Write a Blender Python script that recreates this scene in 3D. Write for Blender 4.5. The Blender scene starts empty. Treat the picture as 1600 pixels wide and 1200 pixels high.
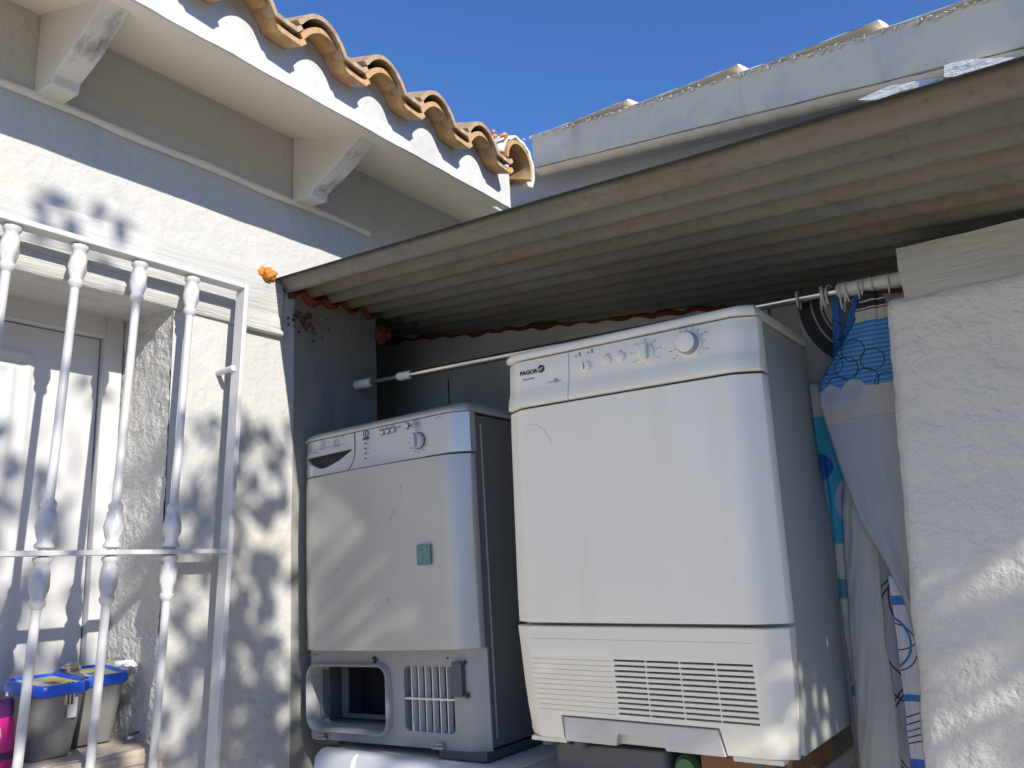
import bpy, bmesh, math, random
from mathutils import Vector, Matrix, noise
S = bpy.context.scene
COL = S.collection
R = math.radians
rnd = random.Random(7)

# ------------------------------------------------------------------ helpers
class MB:
    def __init__(s): s.v = []; s.f = []; s.m = []
    def add(s, vs, fs, mi=0):
        b = len(s.v); s.v += [tuple(p) for p in vs]
        for f in fs: s.f.append([b+i for i in f]); s.m.append(mi)
        return s
    def box(s, a, b, mi=0):
        x0, y0, z0 = a; x1, y1, z1 = b
        vs = [(x0,y0,z0),(x1,y0,z0),(x1,y1,z0),(x0,y1,z0),(x0,y0,z1),(x1,y0,z1),(x1,y1,z1),(x0,y1,z1)]
        return s.add(vs, [(0,3,2,1),(4,5,6,7),(0,1,5,4),(1,2,6,5),(2,3,7,6),(3,0,4,7)], mi)
    def prism(s, poly, a0, a1, axis='y', mi=0):
        n = len(poly)
        def P(p, a): return {'y': (p[0], a, p[1]), 'x': (a, p[0], p[1]), 'z': (p[0], p[1], a)}[axis]
        vs = [P(p, a0) for p in poly] + [P(p, a1) for p in poly]
        fs = [tuple(range(n))[::-1], tuple(range(n, 2*n))] + [(i, (i+1) % n, n+(i+1) % n, n+i) for i in range(n)]
        return s.add(vs, fs, mi)
    def tube(s, path, r, n=12, closed=False, caps=True, mi=0):
        path = [Vector(p) for p in path]; k = len(path)
        rs = r if isinstance(r, (list, tuple)) else [r]*k
        vs = []; up = None
        for i, p in enumerate(path):
            if closed: t = path[(i+1) % k]-path[(i-1) % k]
            else: t = path[min(i+1, k-1)]-path[max(i-1, 0)]
            t.normalize()
            if up is None:
                up = Vector((0, 0, 1)) if abs(t.z) < .9 else Vector((1, 0, 0))
            a = (up-t*up.dot(t)).normalized(); b = t.cross(a); up = a
            for j in range(n):
                w = 2*math.pi*j/n
                vs.append(p+(a*math.cos(w)+b*math.sin(w))*rs[i])
        fs = []
        for i in range(k if closed else k-1):
            for j in range(n):
                i2 = (i+1) % k
                fs.append((i*n+j, i*n+(j+1) % n, i2*n+(j+1) % n, i2*n+j))
        if caps and not closed: fs += [tuple(range(n))[::-1], tuple(range((k-1)*n, k*n))]
        return s.add(vs, fs, mi)
    def lathe(s, prof, base, axis=(0, 0, 1), n=24, mi=0):
        ax = Vector(axis).normalized(); base = Vector(base)
        return s.tube_axis(prof, base, ax, n, mi)
    def tube_axis(s, prof, base, ax, n, mi):
        a = ax.orthogonal().normalized(); b = ax.cross(a); vs = []
        for r, h in prof:
            for j in range(n):
                w = 2*math.pi*j/n
                vs.append(base+ax*h+(a*math.cos(w)+b*math.sin(w))*max(r, 1e-5))
        k = len(prof); fs = []
        for i in range(k-1):
            for j in range(n): fs.append((i*n+j, i*n+(j+1) % n, (i+1)*n+(j+1) % n, (i+1)*n+j))
        fs += [tuple(range(n))[::-1], tuple(range((k-1)*n, k*n))]
        return s.add(vs, fs, mi)
    def grid(s, fn, nu, nv, mi=0):
        vs = [fn(i/nu, j/nv) for i in range(nu+1) for j in range(nv+1)]
        fs = [(i*(nv+1)+j, (i+1)*(nv+1)+j, (i+1)*(nv+1)+j+1, i*(nv+1)+j+1) for i in range(nu) for j in range(nv)]
        return s.add(vs, fs, mi)
    def build(s, name, mat, parent=None, smooth=None, bevel=0, solid=0):
        me = bpy.data.meshes.new(name); me.from_pydata(s.v, [], s.f)
        mats = mat if isinstance(mat, (list, tuple)) else [mat]
        for m in mats: me.materials.append(m)
        if len(mats) > 1: me.polygons.foreach_set('material_index', s.m)
        bm = bmesh.new(); bm.from_mesh(me)
        bmesh.ops.recalc_face_normals(bm, faces=bm.faces[:]); bm.to_mesh(me); bm.free()
        o = bpy.data.objects.new(name, me); COL.objects.link(o)
        if parent: o.parent = parent
        if solid:
            md = o.modifiers.new('s', 'SOLIDIFY'); md.thickness = solid; md.offset = 0
        if bevel:
            md = o.modifiers.new('b', 'BEVEL'); md.width = bevel; md.segments = 3; md.limit_method = 'ANGLE'; md.angle_limit = R(40)
            smooth = smooth or 40
        if smooth: smooth_obj(o, smooth)
        return o
def smooth_obj(o, ang):
    me = o.data; me.polygons.foreach_set('use_smooth', [True]*len(me.polygons))
    bm = bmesh.new(); bm.from_mesh(me)
    for e in bm.edges:
        if len(e.link_faces) == 2 and e.calc_face_angle(0) > R(ang): e.smooth = False
    bm.to_mesh(me); bm.free()
def empty(name, loc=(0, 0, 0), rot=(0, 0, 0)):
    o = bpy.data.objects.new(name, None); o.empty_display_size = .1; COL.objects.link(o)
    o.location = loc; o.rotation_euler = rot; return o
def tag(o, label, cat, group=None):
    o['label'] = label; o['category'] = cat
    if group: o['group'] = group
    return o
def cut(o, cutter):
    me = bpy.data.meshes.new('c'); me.from_pydata(cutter.v, [], cutter.f)
    bm = bmesh.new(); bm.from_mesh(me); bmesh.ops.recalc_face_normals(bm, faces=bm.faces[:]); bm.to_mesh(me); bm.free()
    c = bpy.data.objects.new('c', me); COL.objects.link(c)
    par = o.parent; o.parent = None
    md = o.modifiers.new('x', 'BOOLEAN'); md.object = c; md.operation = 'DIFFERENCE'; md.solver = 'EXACT'
    mods = [m.name for m in o.modifiers if m.type == 'BEVEL']; bev = [o.modifiers[m].width for m in mods]
    for m in mods: o.modifiers.remove(o.modifiers[m])
    dg = bpy.context.evaluated_depsgraph_get(); dg.update()
    new = bpy.data.meshes.new_from_object(o.evaluated_get(dg))
    o.modifiers.clear(); o.data = new; o.parent = par
    bpy.data.objects.remove(c)
    if bev:
        md = o.modifiers.new('b', 'BEVEL'); md.width = bev[0]; md.segments = 2; md.limit_method = 'ANGLE'; md.angle_limit = R(40)
    smooth_obj(o, 35)
    return o
def split(o):
    bm = bmesh.new(); bm.from_mesh(o.data); left = set(bm.verts); groups = []
    while left:
        st = [left.pop()]; g_ = set(st)
        while st:
            v = st.pop()
            for e in v.link_edges:
                q = e.other_vert(v)
                if q in left: left.discard(q); g_.add(q); st.append(q)
        groups.append({v.index for v in g_})
    bm.free()
    me0 = o.data
    for k, g_ in enumerate(sorted(groups, key=min)):
        ix = sorted(g_); mp = {a: i for i, a in enumerate(ix)}
        me = bpy.data.meshes.new(me0.name); me.from_pydata([me0.vertices[i].co for i in ix], [], [[mp[v] for v in p.vertices] for p in me0.polygons if p.vertices[0] in g_])
        for m in me0.materials: me.materials.append(m)
        if k == 0: c = o; c.data = me
        else: c = o.copy(); c.data = me; COL.objects.link(c)
        smooth_obj(c, 45)
def text(s, size, loc, mat, parent, name='logo', rot=(R(90), 0, 0), ext=.0004, bold=0, sx=1):
    cu = bpy.data.curves.new('t', 'FONT'); cu.body = s; cu.size = size; cu.extrude = ext; cu.offset = bold
    cu.align_x = 'CENTER'; cu.align_y = 'CENTER'
    t = bpy.data.objects.new('t', cu); COL.objects.link(t)
    dg = bpy.context.evaluated_depsgraph_get(); dg.update()
    me = bpy.data.meshes.new_from_object(t.evaluated_get(dg)); bpy.data.objects.remove(t)
    me.transform(Matrix.Diagonal((sx, 1, 1, 1)))
    o = bpy.data.objects.new(name, me); me.materials.clear(); me.materials.append(mat); COL.objects.link(o)
    o.location = loc; o.rotation_euler = rot
    if parent: o.parent = parent
    return o

def nz3(p, s): return noise.noise(Vector(p)*s)
# ------------------------------------------------------------------ materials
def M(name, col, rough=.6, metal=0, bumps=(), mott=(), coat=0, coord='Object', spec=.5):
    """bumps: (scale, strength, dist, (sx,sy,sz)) ; mott: (scale, colour, lo, hi, amount, (sx,sy,sz))"""
    m = bpy.data.materials.new(name); m.use_nodes = True; nt = m.node_tree; N = nt.nodes; L = nt.links
    bs = N['Principled BSDF']; bs.inputs['Base Color'].default_value = (*col, 1)
    bs.inputs['Roughness'].default_value = rough; bs.inputs['Metallic'].default_value = metal
    bs.inputs['Coat Weight'].default_value = coat; bs.inputs['Coat Roughness'].default_value = .08
    bs.inputs['Specular IOR Level'].default_value = spec
    tc = N.new('ShaderNodeTexCoord')
    def nz(scale, st, det=6):
        mp = N.new('ShaderNodeMapping'); mp.inputs['Scale'].default_value = st
        L.new(tc.outputs[coord], mp.inputs[0])
        n = N.new('ShaderNodeTexNoise'); n.inputs['Scale'].default_value = scale; n.inputs['Detail'].default_value = det
        n.inputs['Roughness'].default_value = .6
        L.new(mp.outputs[0], n.inputs['Vector']); return n.outputs['Fac']
    cur = None
    for i, t in enumerate(mott):
        scale, c2, lo, hi, amt = t[:5]; st = t[5] if len(t) > 5 else (1, 1, 1)
        f = nz(scale, st)
        mr = N.new('ShaderNodeMapRange'); mr.inputs['From Min'].default_value = lo; mr.inputs['From Max'].default_value = hi
        mr.inputs['To Max'].default_value = amt; L.new(f, mr.inputs['Value'])
        mx = N.new('ShaderNodeMix'); mx.data_type = 'RGBA'; L.new(mr.outputs[0], mx.inputs['Factor'])
        if cur is None: mx.inputs['A'].default_value = (*col, 1)
        else: L.new(cur, mx.inputs['A'])
        mx.inputs['B'].default_value = (*c2, 1); cur = mx.outputs['Result']
    if cur: L.new(cur, bs.inputs['Base Color'])
    prev = None
    for t in bumps:
        scale, st, dist = t[:3]; sc = t[3] if len(t) > 3 else (1, 1, 1)
        b = N.new('ShaderNodeBump'); b.inputs['Strength'].default_value = st; b.inputs['Distance'].default_value = dist
        L.new(nz(scale, sc, 4), b.inputs['Height'])
        if prev: L.new(prev, b.inputs['Normal'])
        prev = b.outputs[0]
    if prev: L.new(prev, bs.inputs['Normal'])
    m['bsdf'] = 1
    return m
WH = (.58, .57, .54)
stucco = M('white_plaster', (.55, .545, .52), .85, bumps=((9, .6, .018), (26, .55, .009), (70, .4, .004)), mott=((1.6, (.62, .55, .44), .52, .8, .6), (7, (.50, .49, .46), .6, .8, .35), (40, (.55, .5, .42), .7, .78, .5)))
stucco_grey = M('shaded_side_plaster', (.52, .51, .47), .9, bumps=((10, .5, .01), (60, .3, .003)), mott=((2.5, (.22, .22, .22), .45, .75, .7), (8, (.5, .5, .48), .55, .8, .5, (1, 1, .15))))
niche_m = M('niche_shaded_plaster', (.27, .265, .235), .9, bumps=((9, .5, .012), (55, .35, .004)), mott=((4, (.17, .17, .155), .45, .7, .7, (1, 2.5, .3)), (3, (.5, .40, .28), .66, .8, .5)))  # grey streaked plaster, darkened further to hold the niche's shade
rough_stucco = M('rough_plaster', (.60, .59, .56), .9, bumps=((26, .9, .02), (80, .7, .008)), mott=((6, (.5, .5, .5), .55, .8, .4),))
pillar_m = M('trowelled_plaster', (.72, .685, .60), .8, bumps=((14, .7, .012, (1, 1, 1.2)), (38, .75, .008), (120, .3, .002)), mott=((3, (.60, .575, .515), .45, .7, .6), (30, (.5, .5, .52), .68, .76, .5)))
soffit_m = M('soffit_paint', (.80, .76, .68), .85, bumps=((30, .15, .003),), mott=((2, (.66, .63, .58), .4, .7, .6),))
fascia_m = M('fascia_paint', (.60, .60, .585), .9, bumps=((70, .5, .003), (12, .3, .006)), mott=((8, (.44, .45, .45), .48, .72, .7), (30, (.5, .5, .5), .55, .7, .5)))
annex_fascia_m = M('grey_fascia_paint', (.92, .79, .57), .9, bumps=((60, .4, .003), (10, .4, .008)), mott=((5, (.42, .30, .2), .6, .78, .6, (1, 1, .25)), (20, (.45, .42, .38), .62, .75, .4, (1, 1, .2)), (9, (.55, .55, .54), .45, .7, .5)))
annex_wall_m = M('grey_soffit_paint', (.45, .46, .47), .9, bumps=((20, .3, .004),))
wood_m = M('painted_wood', (.52, .515, .49), .8, bumps=((12, .8, .008, (8, .5, 8)), (40, .5, .003, (6, .4, 6))), mott=((9, (.38, .37, .35), .52, .72, .7, (5, .45, 5)), (3, (.75, .73, .68), .5, .7, .5)))
beam_m = M('painted_beam', (.50, .48, .43), .8, bumps=((10, .4, .006, (.5, 8, 8)), (40, .5, .003, (.4, 6, 6))), mott=((8, (.30, .29, .27), .52, .7, .8, (.4, 5, 5)), (3, (.5, .38, .24), .62, .75, .6)))
corbel_m = M('weathered_corbel', (.68, .68, .68), .85, bumps=((14, .6, .008, (3, 1, 3)), (40, .5, .004)), mott=((7, (.16, .17, .17), .50, .68, .85, (1.2, 2.5, 1.2)), (3, (.6, .58, .52), .5, .7, .4)))
corbel_w = M('corbel_side_paint', (.68, .66, .62), .85, bumps=((25, .3, .004),), mott=((4, (.52, .50, .46), .5, .7, .5),))
tile_m = M('clay_tile', (.46, .32, .19), .8, bumps=((50, .4, .003),), mott=((9, (.20, .12, .07), .45, .65, .8), (26, (.52, .44, .33), .55, .7, .7)))
tile_low_m = M('clay_tile_light', (.54, .34, .16), .8, bumps=((40, .4, .003),), mott=((9, (.26, .14, .06), .45, .68, .8), (30, (.62, .52, .36), .58, .72, .7)))
mortar_m = M('mortar', (.74, .70, .64), .95, bumps=((30, .8, .01), (90, .5, .004)), mott=((9, (.55, .36, .22), .6, .75, .5),))
brick_m = M('broken_clay', (.72, .36, .14), .95, bumps=((40, .8, .008),), mott=((25, (.35, .15, .06), .5, .7, .6),))
cream_m = M('painted_verge_tile', (.80, .74, .62), .85, bumps=((30, .5, .004),), mott=((9, (.66, .45, .24), .6, .75, .5),))
foam_m = M('orange_foam', (.62, .22, .035), .85, bumps=((30, .7, .01), (90, .4, .004)), mott=((35, (.25, .07, .015), .6, .75, .7),))
foam_red = M('shaded_red_foam', (.15, .032, .014), .9, bumps=((30, .7, .01),), mott=((18, (.10, .03, .015), .5, .7, .6),))  # dark copy of the orange foam, its shade put into the colour
white_metal = M('white_metal_paint', (.60, .595, .59), .38, bumps=((60, .12, .002),), mott=((30, (.6, .58, .56), .68, .75, .5),))
pvc = M('white_pvc', (.60, .595, .59), .45, bumps=((3, .05, .003),))
panel_m = M('door_panel_white', (.58, .575, .57), .55, bumps=((14, .12, .003, (1, 3, 1)),))
gap_dark = M('black_gap_paint', (.02, .02, .02), .6)
dark = M('dark_cavity', (.012, .012, .013), .8)
enamel = M('white_enamel', (.89, .845, .725), .34, coat=.1, mott=((3, (.84, .80, .69), .45, .7, .6), (16, (.76, .71, .59), .52, .78, .45, (1, 1, .10)), (45, (.6, .55, .46), .70, .78, .5)), bumps=((1.6, .05, .012),))
side_enamel = M('shaded_side_enamel', (.46, .47, .44), .4, mott=((3, (.40, .41, .38), .4, .7, .7),))  # darker than the front enamel: the side's shade put into its colour
enamel2 = M('white_plastic', (.86, .82, .70), .28, mott=((5, (.77, .75, .69), .5, .7, .5),))
louver_m = M('louver_plastic', (.77, .75, .69), .35)
beige = M('yellowed_plastic', (.62, .585, .55), .4, mott=((8, (.5, .46, .42), .5, .7, .5),))
silver = M('silver_enamel', (.54, .52, .46), .42, metal=.3, coat=.1, mott=((2.2, (.44, .45, .44), .4, .7, .7, (1, 1, .5)), (9, (.60, .56, .55), .5, .7, .3)), bumps=((2.5, .06, .01),))
silver_pl = M('silver_plastic', (.58, .58, .57), .34, metal=.25, coat=.2)
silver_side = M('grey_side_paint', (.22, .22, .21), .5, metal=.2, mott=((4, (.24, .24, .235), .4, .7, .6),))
greyp = M('grey_plastic', (.34, .34, .335), .45, mott=((9, (.28, .29, .31), .5, .75, .6),))
greyp2 = M('dark_grey_plastic', (.10, .105, .11), .5)
rust_dark = M('rust_stain', (.08, .06, .05), .9)
mark = M('dark_print', (.03, .03, .035), .5)
mark2 = M('grey_print', (.30, .30, .33), .5)
blueprint = M('bluegrey_plastic', (.33, .36, .44), .3)
sticker = M('green_sticker', (.12, .23, .22), .45)
sticker_l = M('sticker_line', (.45, .58, .60), .45)
steel = M('brushed_steel', (.70, .66, .60), .22, metal=1)
steel_d = M('dull_steel', (.45, .44, .42), .35, metal=1)
ringm = M('ring_plastic', (.55, .52, .50), .4)
ivory = M('ivory_plastic', (.62, .61, .55), .4)
cable = M('aqua', (.1, .3, .3), .5)
bin_grey = M('bucket_grey', (.20, .20, .195), .35, mott=((9, (.14, .14, .14), .5, .7, .6),))
lid_blue = M('lid_blue', (.015, .10, .62), .32)
lab_y = M('label_yellow', (.62, .62, .16), .5, mott=((30, (.3, .3, .12), .55, .7, .6),))
lab_g = M('label_grey', (.42, .40, .38), .5, mott=((30, (.6, .55, .5), .5, .7, .7),))
purple = M('purple_cap', (.07, .015, .11), .3)
pink = M('pink_plastic', (.55, .02, .22), .3)
lab_c = M('label_cream', (.62, .5, .34), .5)
white_pl = M('plain_white_plastic', (.78, .78, .76), .4)
tan = M('sill_tan', (.52, .43, .34), .9, bumps=((20, .6, .008),), mott=((6, (.34, .29, .25), .45, .7, .7), (25, (.62, .55, .46), .6, .75, .5)))
bark = M('bark', (.13, .09, .06), .9, bumps=((30, .8, .01),))
leaf_m = M('leaf', (.07, .12, .03), .5)
woodblock = M('brown_wood', (.24, .11, .05), .7, mott=((8, (.13, .06, .03), .45, .7, .7, (.4, 4, 4)),))
greenp = M('green_plastic', (.05, .16, .05), .45, mott=((8, (.10, .22, .10), .5, .7, .6),))
concrete = M('courtyard_floor', (.78, .655, .47), .9, bumps=((30, .5, .005),), mott=((2, (.68, .56, .40), .4, .7, .7), (12, (.74, .64, .50), .5, .7, .4)))
blocker_wall_m = M('blocker_wall_paint', (.30, .27, .22), .9, bumps=((20, .4, .005),))
# galvanised sheet: grime, rust runs and painted relief shading follow the corrugations (UV: u along, v across, in metres)
def make_sheet_mat():
    m = M('weathered_sheet', (.235, .245, .225), .6, metal=.1, bumps=((60, .5, .003),))
    nt = m.node_tree; N = nt.nodes; L = nt.links; bs = N['Principled BSDF']
    uv = N.new('ShaderNodeUVMap'); sp = N.new('ShaderNodeSeparateXYZ'); L.new(uv.outputs[0], sp.inputs[0])
    def noise_(sx, sy, off, lo, hi, amt, det=5):
        mp = N.new('ShaderNodeMapping'); mp.inputs['Scale'].default_value = (sx, sy, 1); mp.inputs['Location'].default_value = (off, off, off)
        L.new(uv.outputs[0], mp.inputs[0]); n = N.new('ShaderNodeTexNoise'); n.inputs['Scale'].default_value = 1; n.inputs['Detail'].default_value = det; n.inputs['Roughness'].default_value = .62
        L.new(mp.outputs[0], n.inputs['Vector']); r = N.new('ShaderNodeMapRange'); r.inputs['From Min'].default_value = lo; r.inputs['From Max'].default_value = hi; r.inputs['To Max'].default_value = amt
        L.new(n.outputs['Fac'], r.inputs['Value']); return r.outputs[0]
    def mth(op, a, b=0.):
        n = N.new('ShaderNodeMath'); n.operation = op
        for i, q in enumerate((a, b)):
            if isinstance(q, (int, float)): n.inputs[i].default_value = q
            else: L.new(q, n.inputs[i])
        return n.outputs[0]
    cur = None
    def mix(fac, c):
        nonlocal cur
        mx = N.new('ShaderNodeMix'); mx.data_type = 'RGBA'; L.new(fac, mx.inputs['Factor'])
        if cur is None: mx.inputs['A'].default_value = (.165, .17, .155, 1)
        else: L.new(cur, mx.inputs['A'])
        mx.inputs['B'].default_value = (*c, 1); cur = mx.outputs['Result']
    mix(noise_(1.1, 13, 4.3, .44, .60, .8), (.165, .125, .08))
    mix(noise_(2.0, 22, 7, .48, .66, .75), (.105, .12, .12))
    mix(noise_(9, 26, 3, .54, .72, .55), (.23, .21, .17))
    mix(noise_(34, 70, 5, .54, .72, .7), (.07, .06, .05))
    mix(noise_(60, 90, 9, .64, .74, .6), (.32, .32, .29))
    # relief shading put into the colour: ridges lightened, valleys darkened
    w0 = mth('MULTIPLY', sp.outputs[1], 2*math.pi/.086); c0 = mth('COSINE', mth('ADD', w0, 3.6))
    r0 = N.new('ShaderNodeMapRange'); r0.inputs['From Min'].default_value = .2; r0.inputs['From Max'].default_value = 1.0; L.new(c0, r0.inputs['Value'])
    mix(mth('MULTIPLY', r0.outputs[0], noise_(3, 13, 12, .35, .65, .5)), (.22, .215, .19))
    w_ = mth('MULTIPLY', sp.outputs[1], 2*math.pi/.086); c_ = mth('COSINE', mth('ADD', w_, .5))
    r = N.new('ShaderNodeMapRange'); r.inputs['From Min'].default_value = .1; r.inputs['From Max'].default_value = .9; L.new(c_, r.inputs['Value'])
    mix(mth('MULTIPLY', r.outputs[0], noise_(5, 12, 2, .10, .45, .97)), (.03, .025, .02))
    L.new(cur, bs.inputs['Base Color']); return m
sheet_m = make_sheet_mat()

# ------------------------------------------------------------------ camera, light
def basis():
    yaw, pitch, roll = .6133, .2225, -.0499
    f = Vector((-math.sin(yaw)*math.cos(pitch), math.cos(yaw)*math.cos(pitch), math.sin(pitch)))
    r = f.cross(Vector((0, 0, 1))).normalized(); u = r.cross(f)
    return f, r*math.cos(roll)+u*math.sin(roll), -r*math.sin(roll)+u*math.cos(roll)
cf, cr, cu_ = basis(); CAM = Vector((0, 0, 1.28)); FPX = 1278.6
cd = bpy.data.cameras.new('camera'); cam = bpy.data.objects.new('camera', cd); COL.objects.link(cam)
cam.matrix_world = Matrix(((cr.x, cu_.x, -cf.x, CAM.x), (cr.y, cu_.y, -cf.y, CAM.y), (cr.z, cu_.z, -cf.z, CAM.z), (0, 0, 0, 1)))
cd.sensor_width = 36; cd.lens = FPX/1600*36; cd.clip_start = .02; cd.clip_end = 500
S.camera = cam
def onp(x, y, p0, n):
    """where the sight line of a photo point meets a real plane (used to size flat shapes)"""
    d = cf+cr*((x-800)/FPX)-cu_*((y-600)/FPX); n = Vector(n); t = n.dot(Vector(p0)-CAM)/n.dot(d); return CAM+d*t

sd = Vector((-1, .27, -.56)).normalized()          # direction the sunlight travels
ld = bpy.data.lights.new('sun', 'SUN'); ld.energy = 2.0; ld.angle = R(.53); ld.color = (1, .94, .84)
lo = bpy.data.objects.new('sun', ld); COL.objects.link(lo); lo.rotation_euler = sd.to_track_quat('-Z', 'Y').to_euler()
w = bpy.data.worlds.new('World'); S.world = w; w.use_nodes = True; nt = w.node_tree
sky = nt.nodes.new('ShaderNodeTexSky'); sky.sky_type = 'NISHITA'; sky.sun_disc = False
to = -sd
sky.sun_elevation = math.asin(to.z); sky.sun_rotation = math.atan2(to.x, to.y)
sky.air_density = 1.0; sky.dust_density = .0; sky.ozone_density = 10.0; sky.altitude = 2500
nt.links.new(sky.outputs[0], nt.nodes['Background'].inputs[0]); nt.nodes['Background'].inputs[1].default_value = .088
S.view_settings.view_transform = 'Standard'; S.view_settings.look = 'None'; S.view_settings.gamma = 1; S.view_settings.exposure = 1.45
S.cycles.max_bounces = 10; S.cycles.diffuse_bounces = 6; S.cycles.glossy_bounces = 4
S.cycles.sample_clamp_indirect = 6

# ------------------------------------------------------------------ ground and courtyard
g = MB().box((-40, -40, -.2), (40, 40, 0)).build('ground', concrete); g['kind'] = 'structure'

cw = MB().box((2.0, .5, 0), (2.2, 1.9, 1.98)).box((1.96, .47, 1.98), (2.24, 1.93, 2.03)).build('blocker_wall', blocker_wall_m, bevel=.01)  # wall added out of view, keeps light off right-facing surfaces
tag(cw, 'added wall right of the viewer, unseen, keeping light off the dryer side', 'wall')
hg = MB()  # leafy mass added out of view to cut low sky light
hg.grid(lambda u, v: (6.4+.5*nz3((u*40, v*6, 0), 1)+.35*math.sin(v*math.pi*.5), -9+14*u, 3.1*v+.25*nz3((u*50, 3, v), 1)), 160, 40)
hg.box((6.6, -9, 0), (7.8, 5, 2.9))
hgo = hg.build('blocker', M('blocker_leaves', (.06, .10, .03), .9, bumps=((12, 1, .1),)), smooth=80); tag(hgo, 'unseen leafy hedge along the far side of the yard, behind the viewer', 'blocker')
# ------------------------------------------------------------------ house
XF = -1.94
house = tag(empty('house', (XF, .6, 0)), 'white plastered house wall on the left with a recessed window, corbels and tiled eave', 'house')
def H(mb, name, mat, **k):
    o = mb.build(name, mat, **k); o.parent = house; o.matrix_parent_inverse = Matrix.Translation(-house.location); return o
# wall: front skin with gentle unevenness, opening y .1-1.195, z .925-2.01
def wall_block(mb, y0, y1, z0, z1, x0=-2.26):
    ny = max(2, int((y1-y0)/.035)); nz_ = max(2, int((z1-z0)/.035))
    def P(u, v):
        y = y0+(y1-y0)*u; z = z0+(z1-z0)*v
        e = min(1, min(abs(y-.1), abs(y-1.195))*8) if .85 < z < 2.1 else 1
        return (XF+(.004*nz3((0, y, z), 2.2)+.0018*nz3((3, y, z), 9))*e, y, z)
    mb.grid(P, ny, nz_)
wm = MB(); wall_block(wm, -4, .1, 0, 3.0); wall_block(wm, 1.195, 1.957, 2.19, 2.68); wall_block(wm, 1.195, 1.60, 0, 2.19); wall_block(wm, .1, 1.195, 0, .915); wall_block(wm, .1, 1.195, 2.16, 2.68); wall_block(wm, .1, 1.957, 2.68, 2.70)
wm.box((-2.40, -4, 0), (XF-.012, .1, 2.99)); wm.box((-2.40, 1.24, 0), (XF-.012, 1.957, 2.69)); wm.box((-2.40, .1, 0), (XF-.012, 1.24, .90)); wm.box((-2.40, .1, 2.16), (XF-.012, 1.24, 2.69))
wm.box((-2.40, 1.957, 2.235), (XF-.004, 2.75, 2.69)); wm.box((-2.75, 1.957, 0), (-2.40, 2.8, 2.69))
H(wm, 'wall', stucco, smooth=50)
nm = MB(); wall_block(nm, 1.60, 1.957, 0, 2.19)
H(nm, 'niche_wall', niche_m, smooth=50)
# jamb: rough stucco reveal, separate skin from wall edge to the window
jm = MB()
def J(u, v):
    x = XF-.003+(-2.30-XF)*u; z = .88+(2.03-.88)*v
    return (x, 1.195+.035*0+.005*nz3((x, 7, z), 14)+.004*nz3((x, 9, z), 38)+.004*u, z)
jm.grid(J, 26, 120); jm.box((-2.30, 1.215, .88), (XF-.013, 1.238, 2.03))
H(jm, 'jamb', rough_stucco, smooth=60)
# lintel
lm = MB()
def lint(u, v):
    # profile around: front face up, top, and underside
    y = -.6+(1.545+.6)*u
    prof = [(-2.40, 2.035), (-2.1, 2.02), (-1.932, 2.006), (-1.927, 2.012), (-1.926, 2.055), (-1.931, 2.060), (-1.929, 2.066), (-1.926, 2.182), (-1.935, 2.192), (-1.955, 2.195)]
    k = v*(len(prof)-1); i = min(int(k), len(prof)-2); t = k-i
    x = prof[i][0]*(1-t)+prof[i+1][0]*t; z = prof[i][1]*(1-t)+prof[i+1][1]*t
    return (x+.0016*nz3((x*9, y*1.5, z*9), 4), y, z+.003*nz3((x, y, 0), 5))
lm.grid(lint, 90, 18); lm.box((-2.39, -.6, 2.045), (-1.96, 1.5445, 2.19))
H(lm, 'lintel', wood_m, smooth=50)
lm = MB().box((XF-.004, 1.385, 2.000), (-1.916, 1.548, 2.013)); H(lm, 'lintel_ledge', wood_m, bevel=.003)
# sill
sl = MB()
def sillf(u, v):
    x = -2.26+(.36)*u; y = .1+1.095*v
    return (x, y, .925-.012*u+.006*nz3((x, y, 2), 12)-(.03 if u > .985 else 0))
sl.grid(sillf, 30, 80); sl.box((-2.26, .1, .86), (-1.905, 1.195, .905))
H(sl, 'window_sill', tan, smooth=60)
# window: frame, panel with raised moulding
XW = -2.19
win = H(MB().box((XW-.05, .12, .93), (XW-.03, 1.19, 2.03)), 'window', gap_dark)
def HW(mb, name, mat, **k):
    o = mb.build(name, mat, **k); o.parent = win; return o
fm = MB().box((XW-.03, 1.14, .925), (XW+.012, 1.192, 2.03)).box((XW-.03, .12, 1.965), (XW+.012, 1.14, 2.03)).box((XW-.03, .12, .925), (XW+.012, 1.14, .975)).box((XW-.03, .12, .975), (XW+.012, .17, 1.965))
HW(fm, 'frame', pvc, bevel=.003)
pm = MB()
def panelf(u, v):
    y = .17+.966*u; z = .978+.984*v
    d = 0
    for (a, b, c, e) in ((.30, .955, 1.06, 1.885), (.34, .915, 1.10, 1.845)):
        dd = min(y-a, b-y, z-c, e-z)
        if abs(dd) < .012: d += .0045*math.cos(dd/.012*math.pi/2)
    return (XW-.012+d, y, z)
pm.grid(panelf, 190, 150); HW(pm, 'panel', panel_m, smooth=60)
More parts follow.
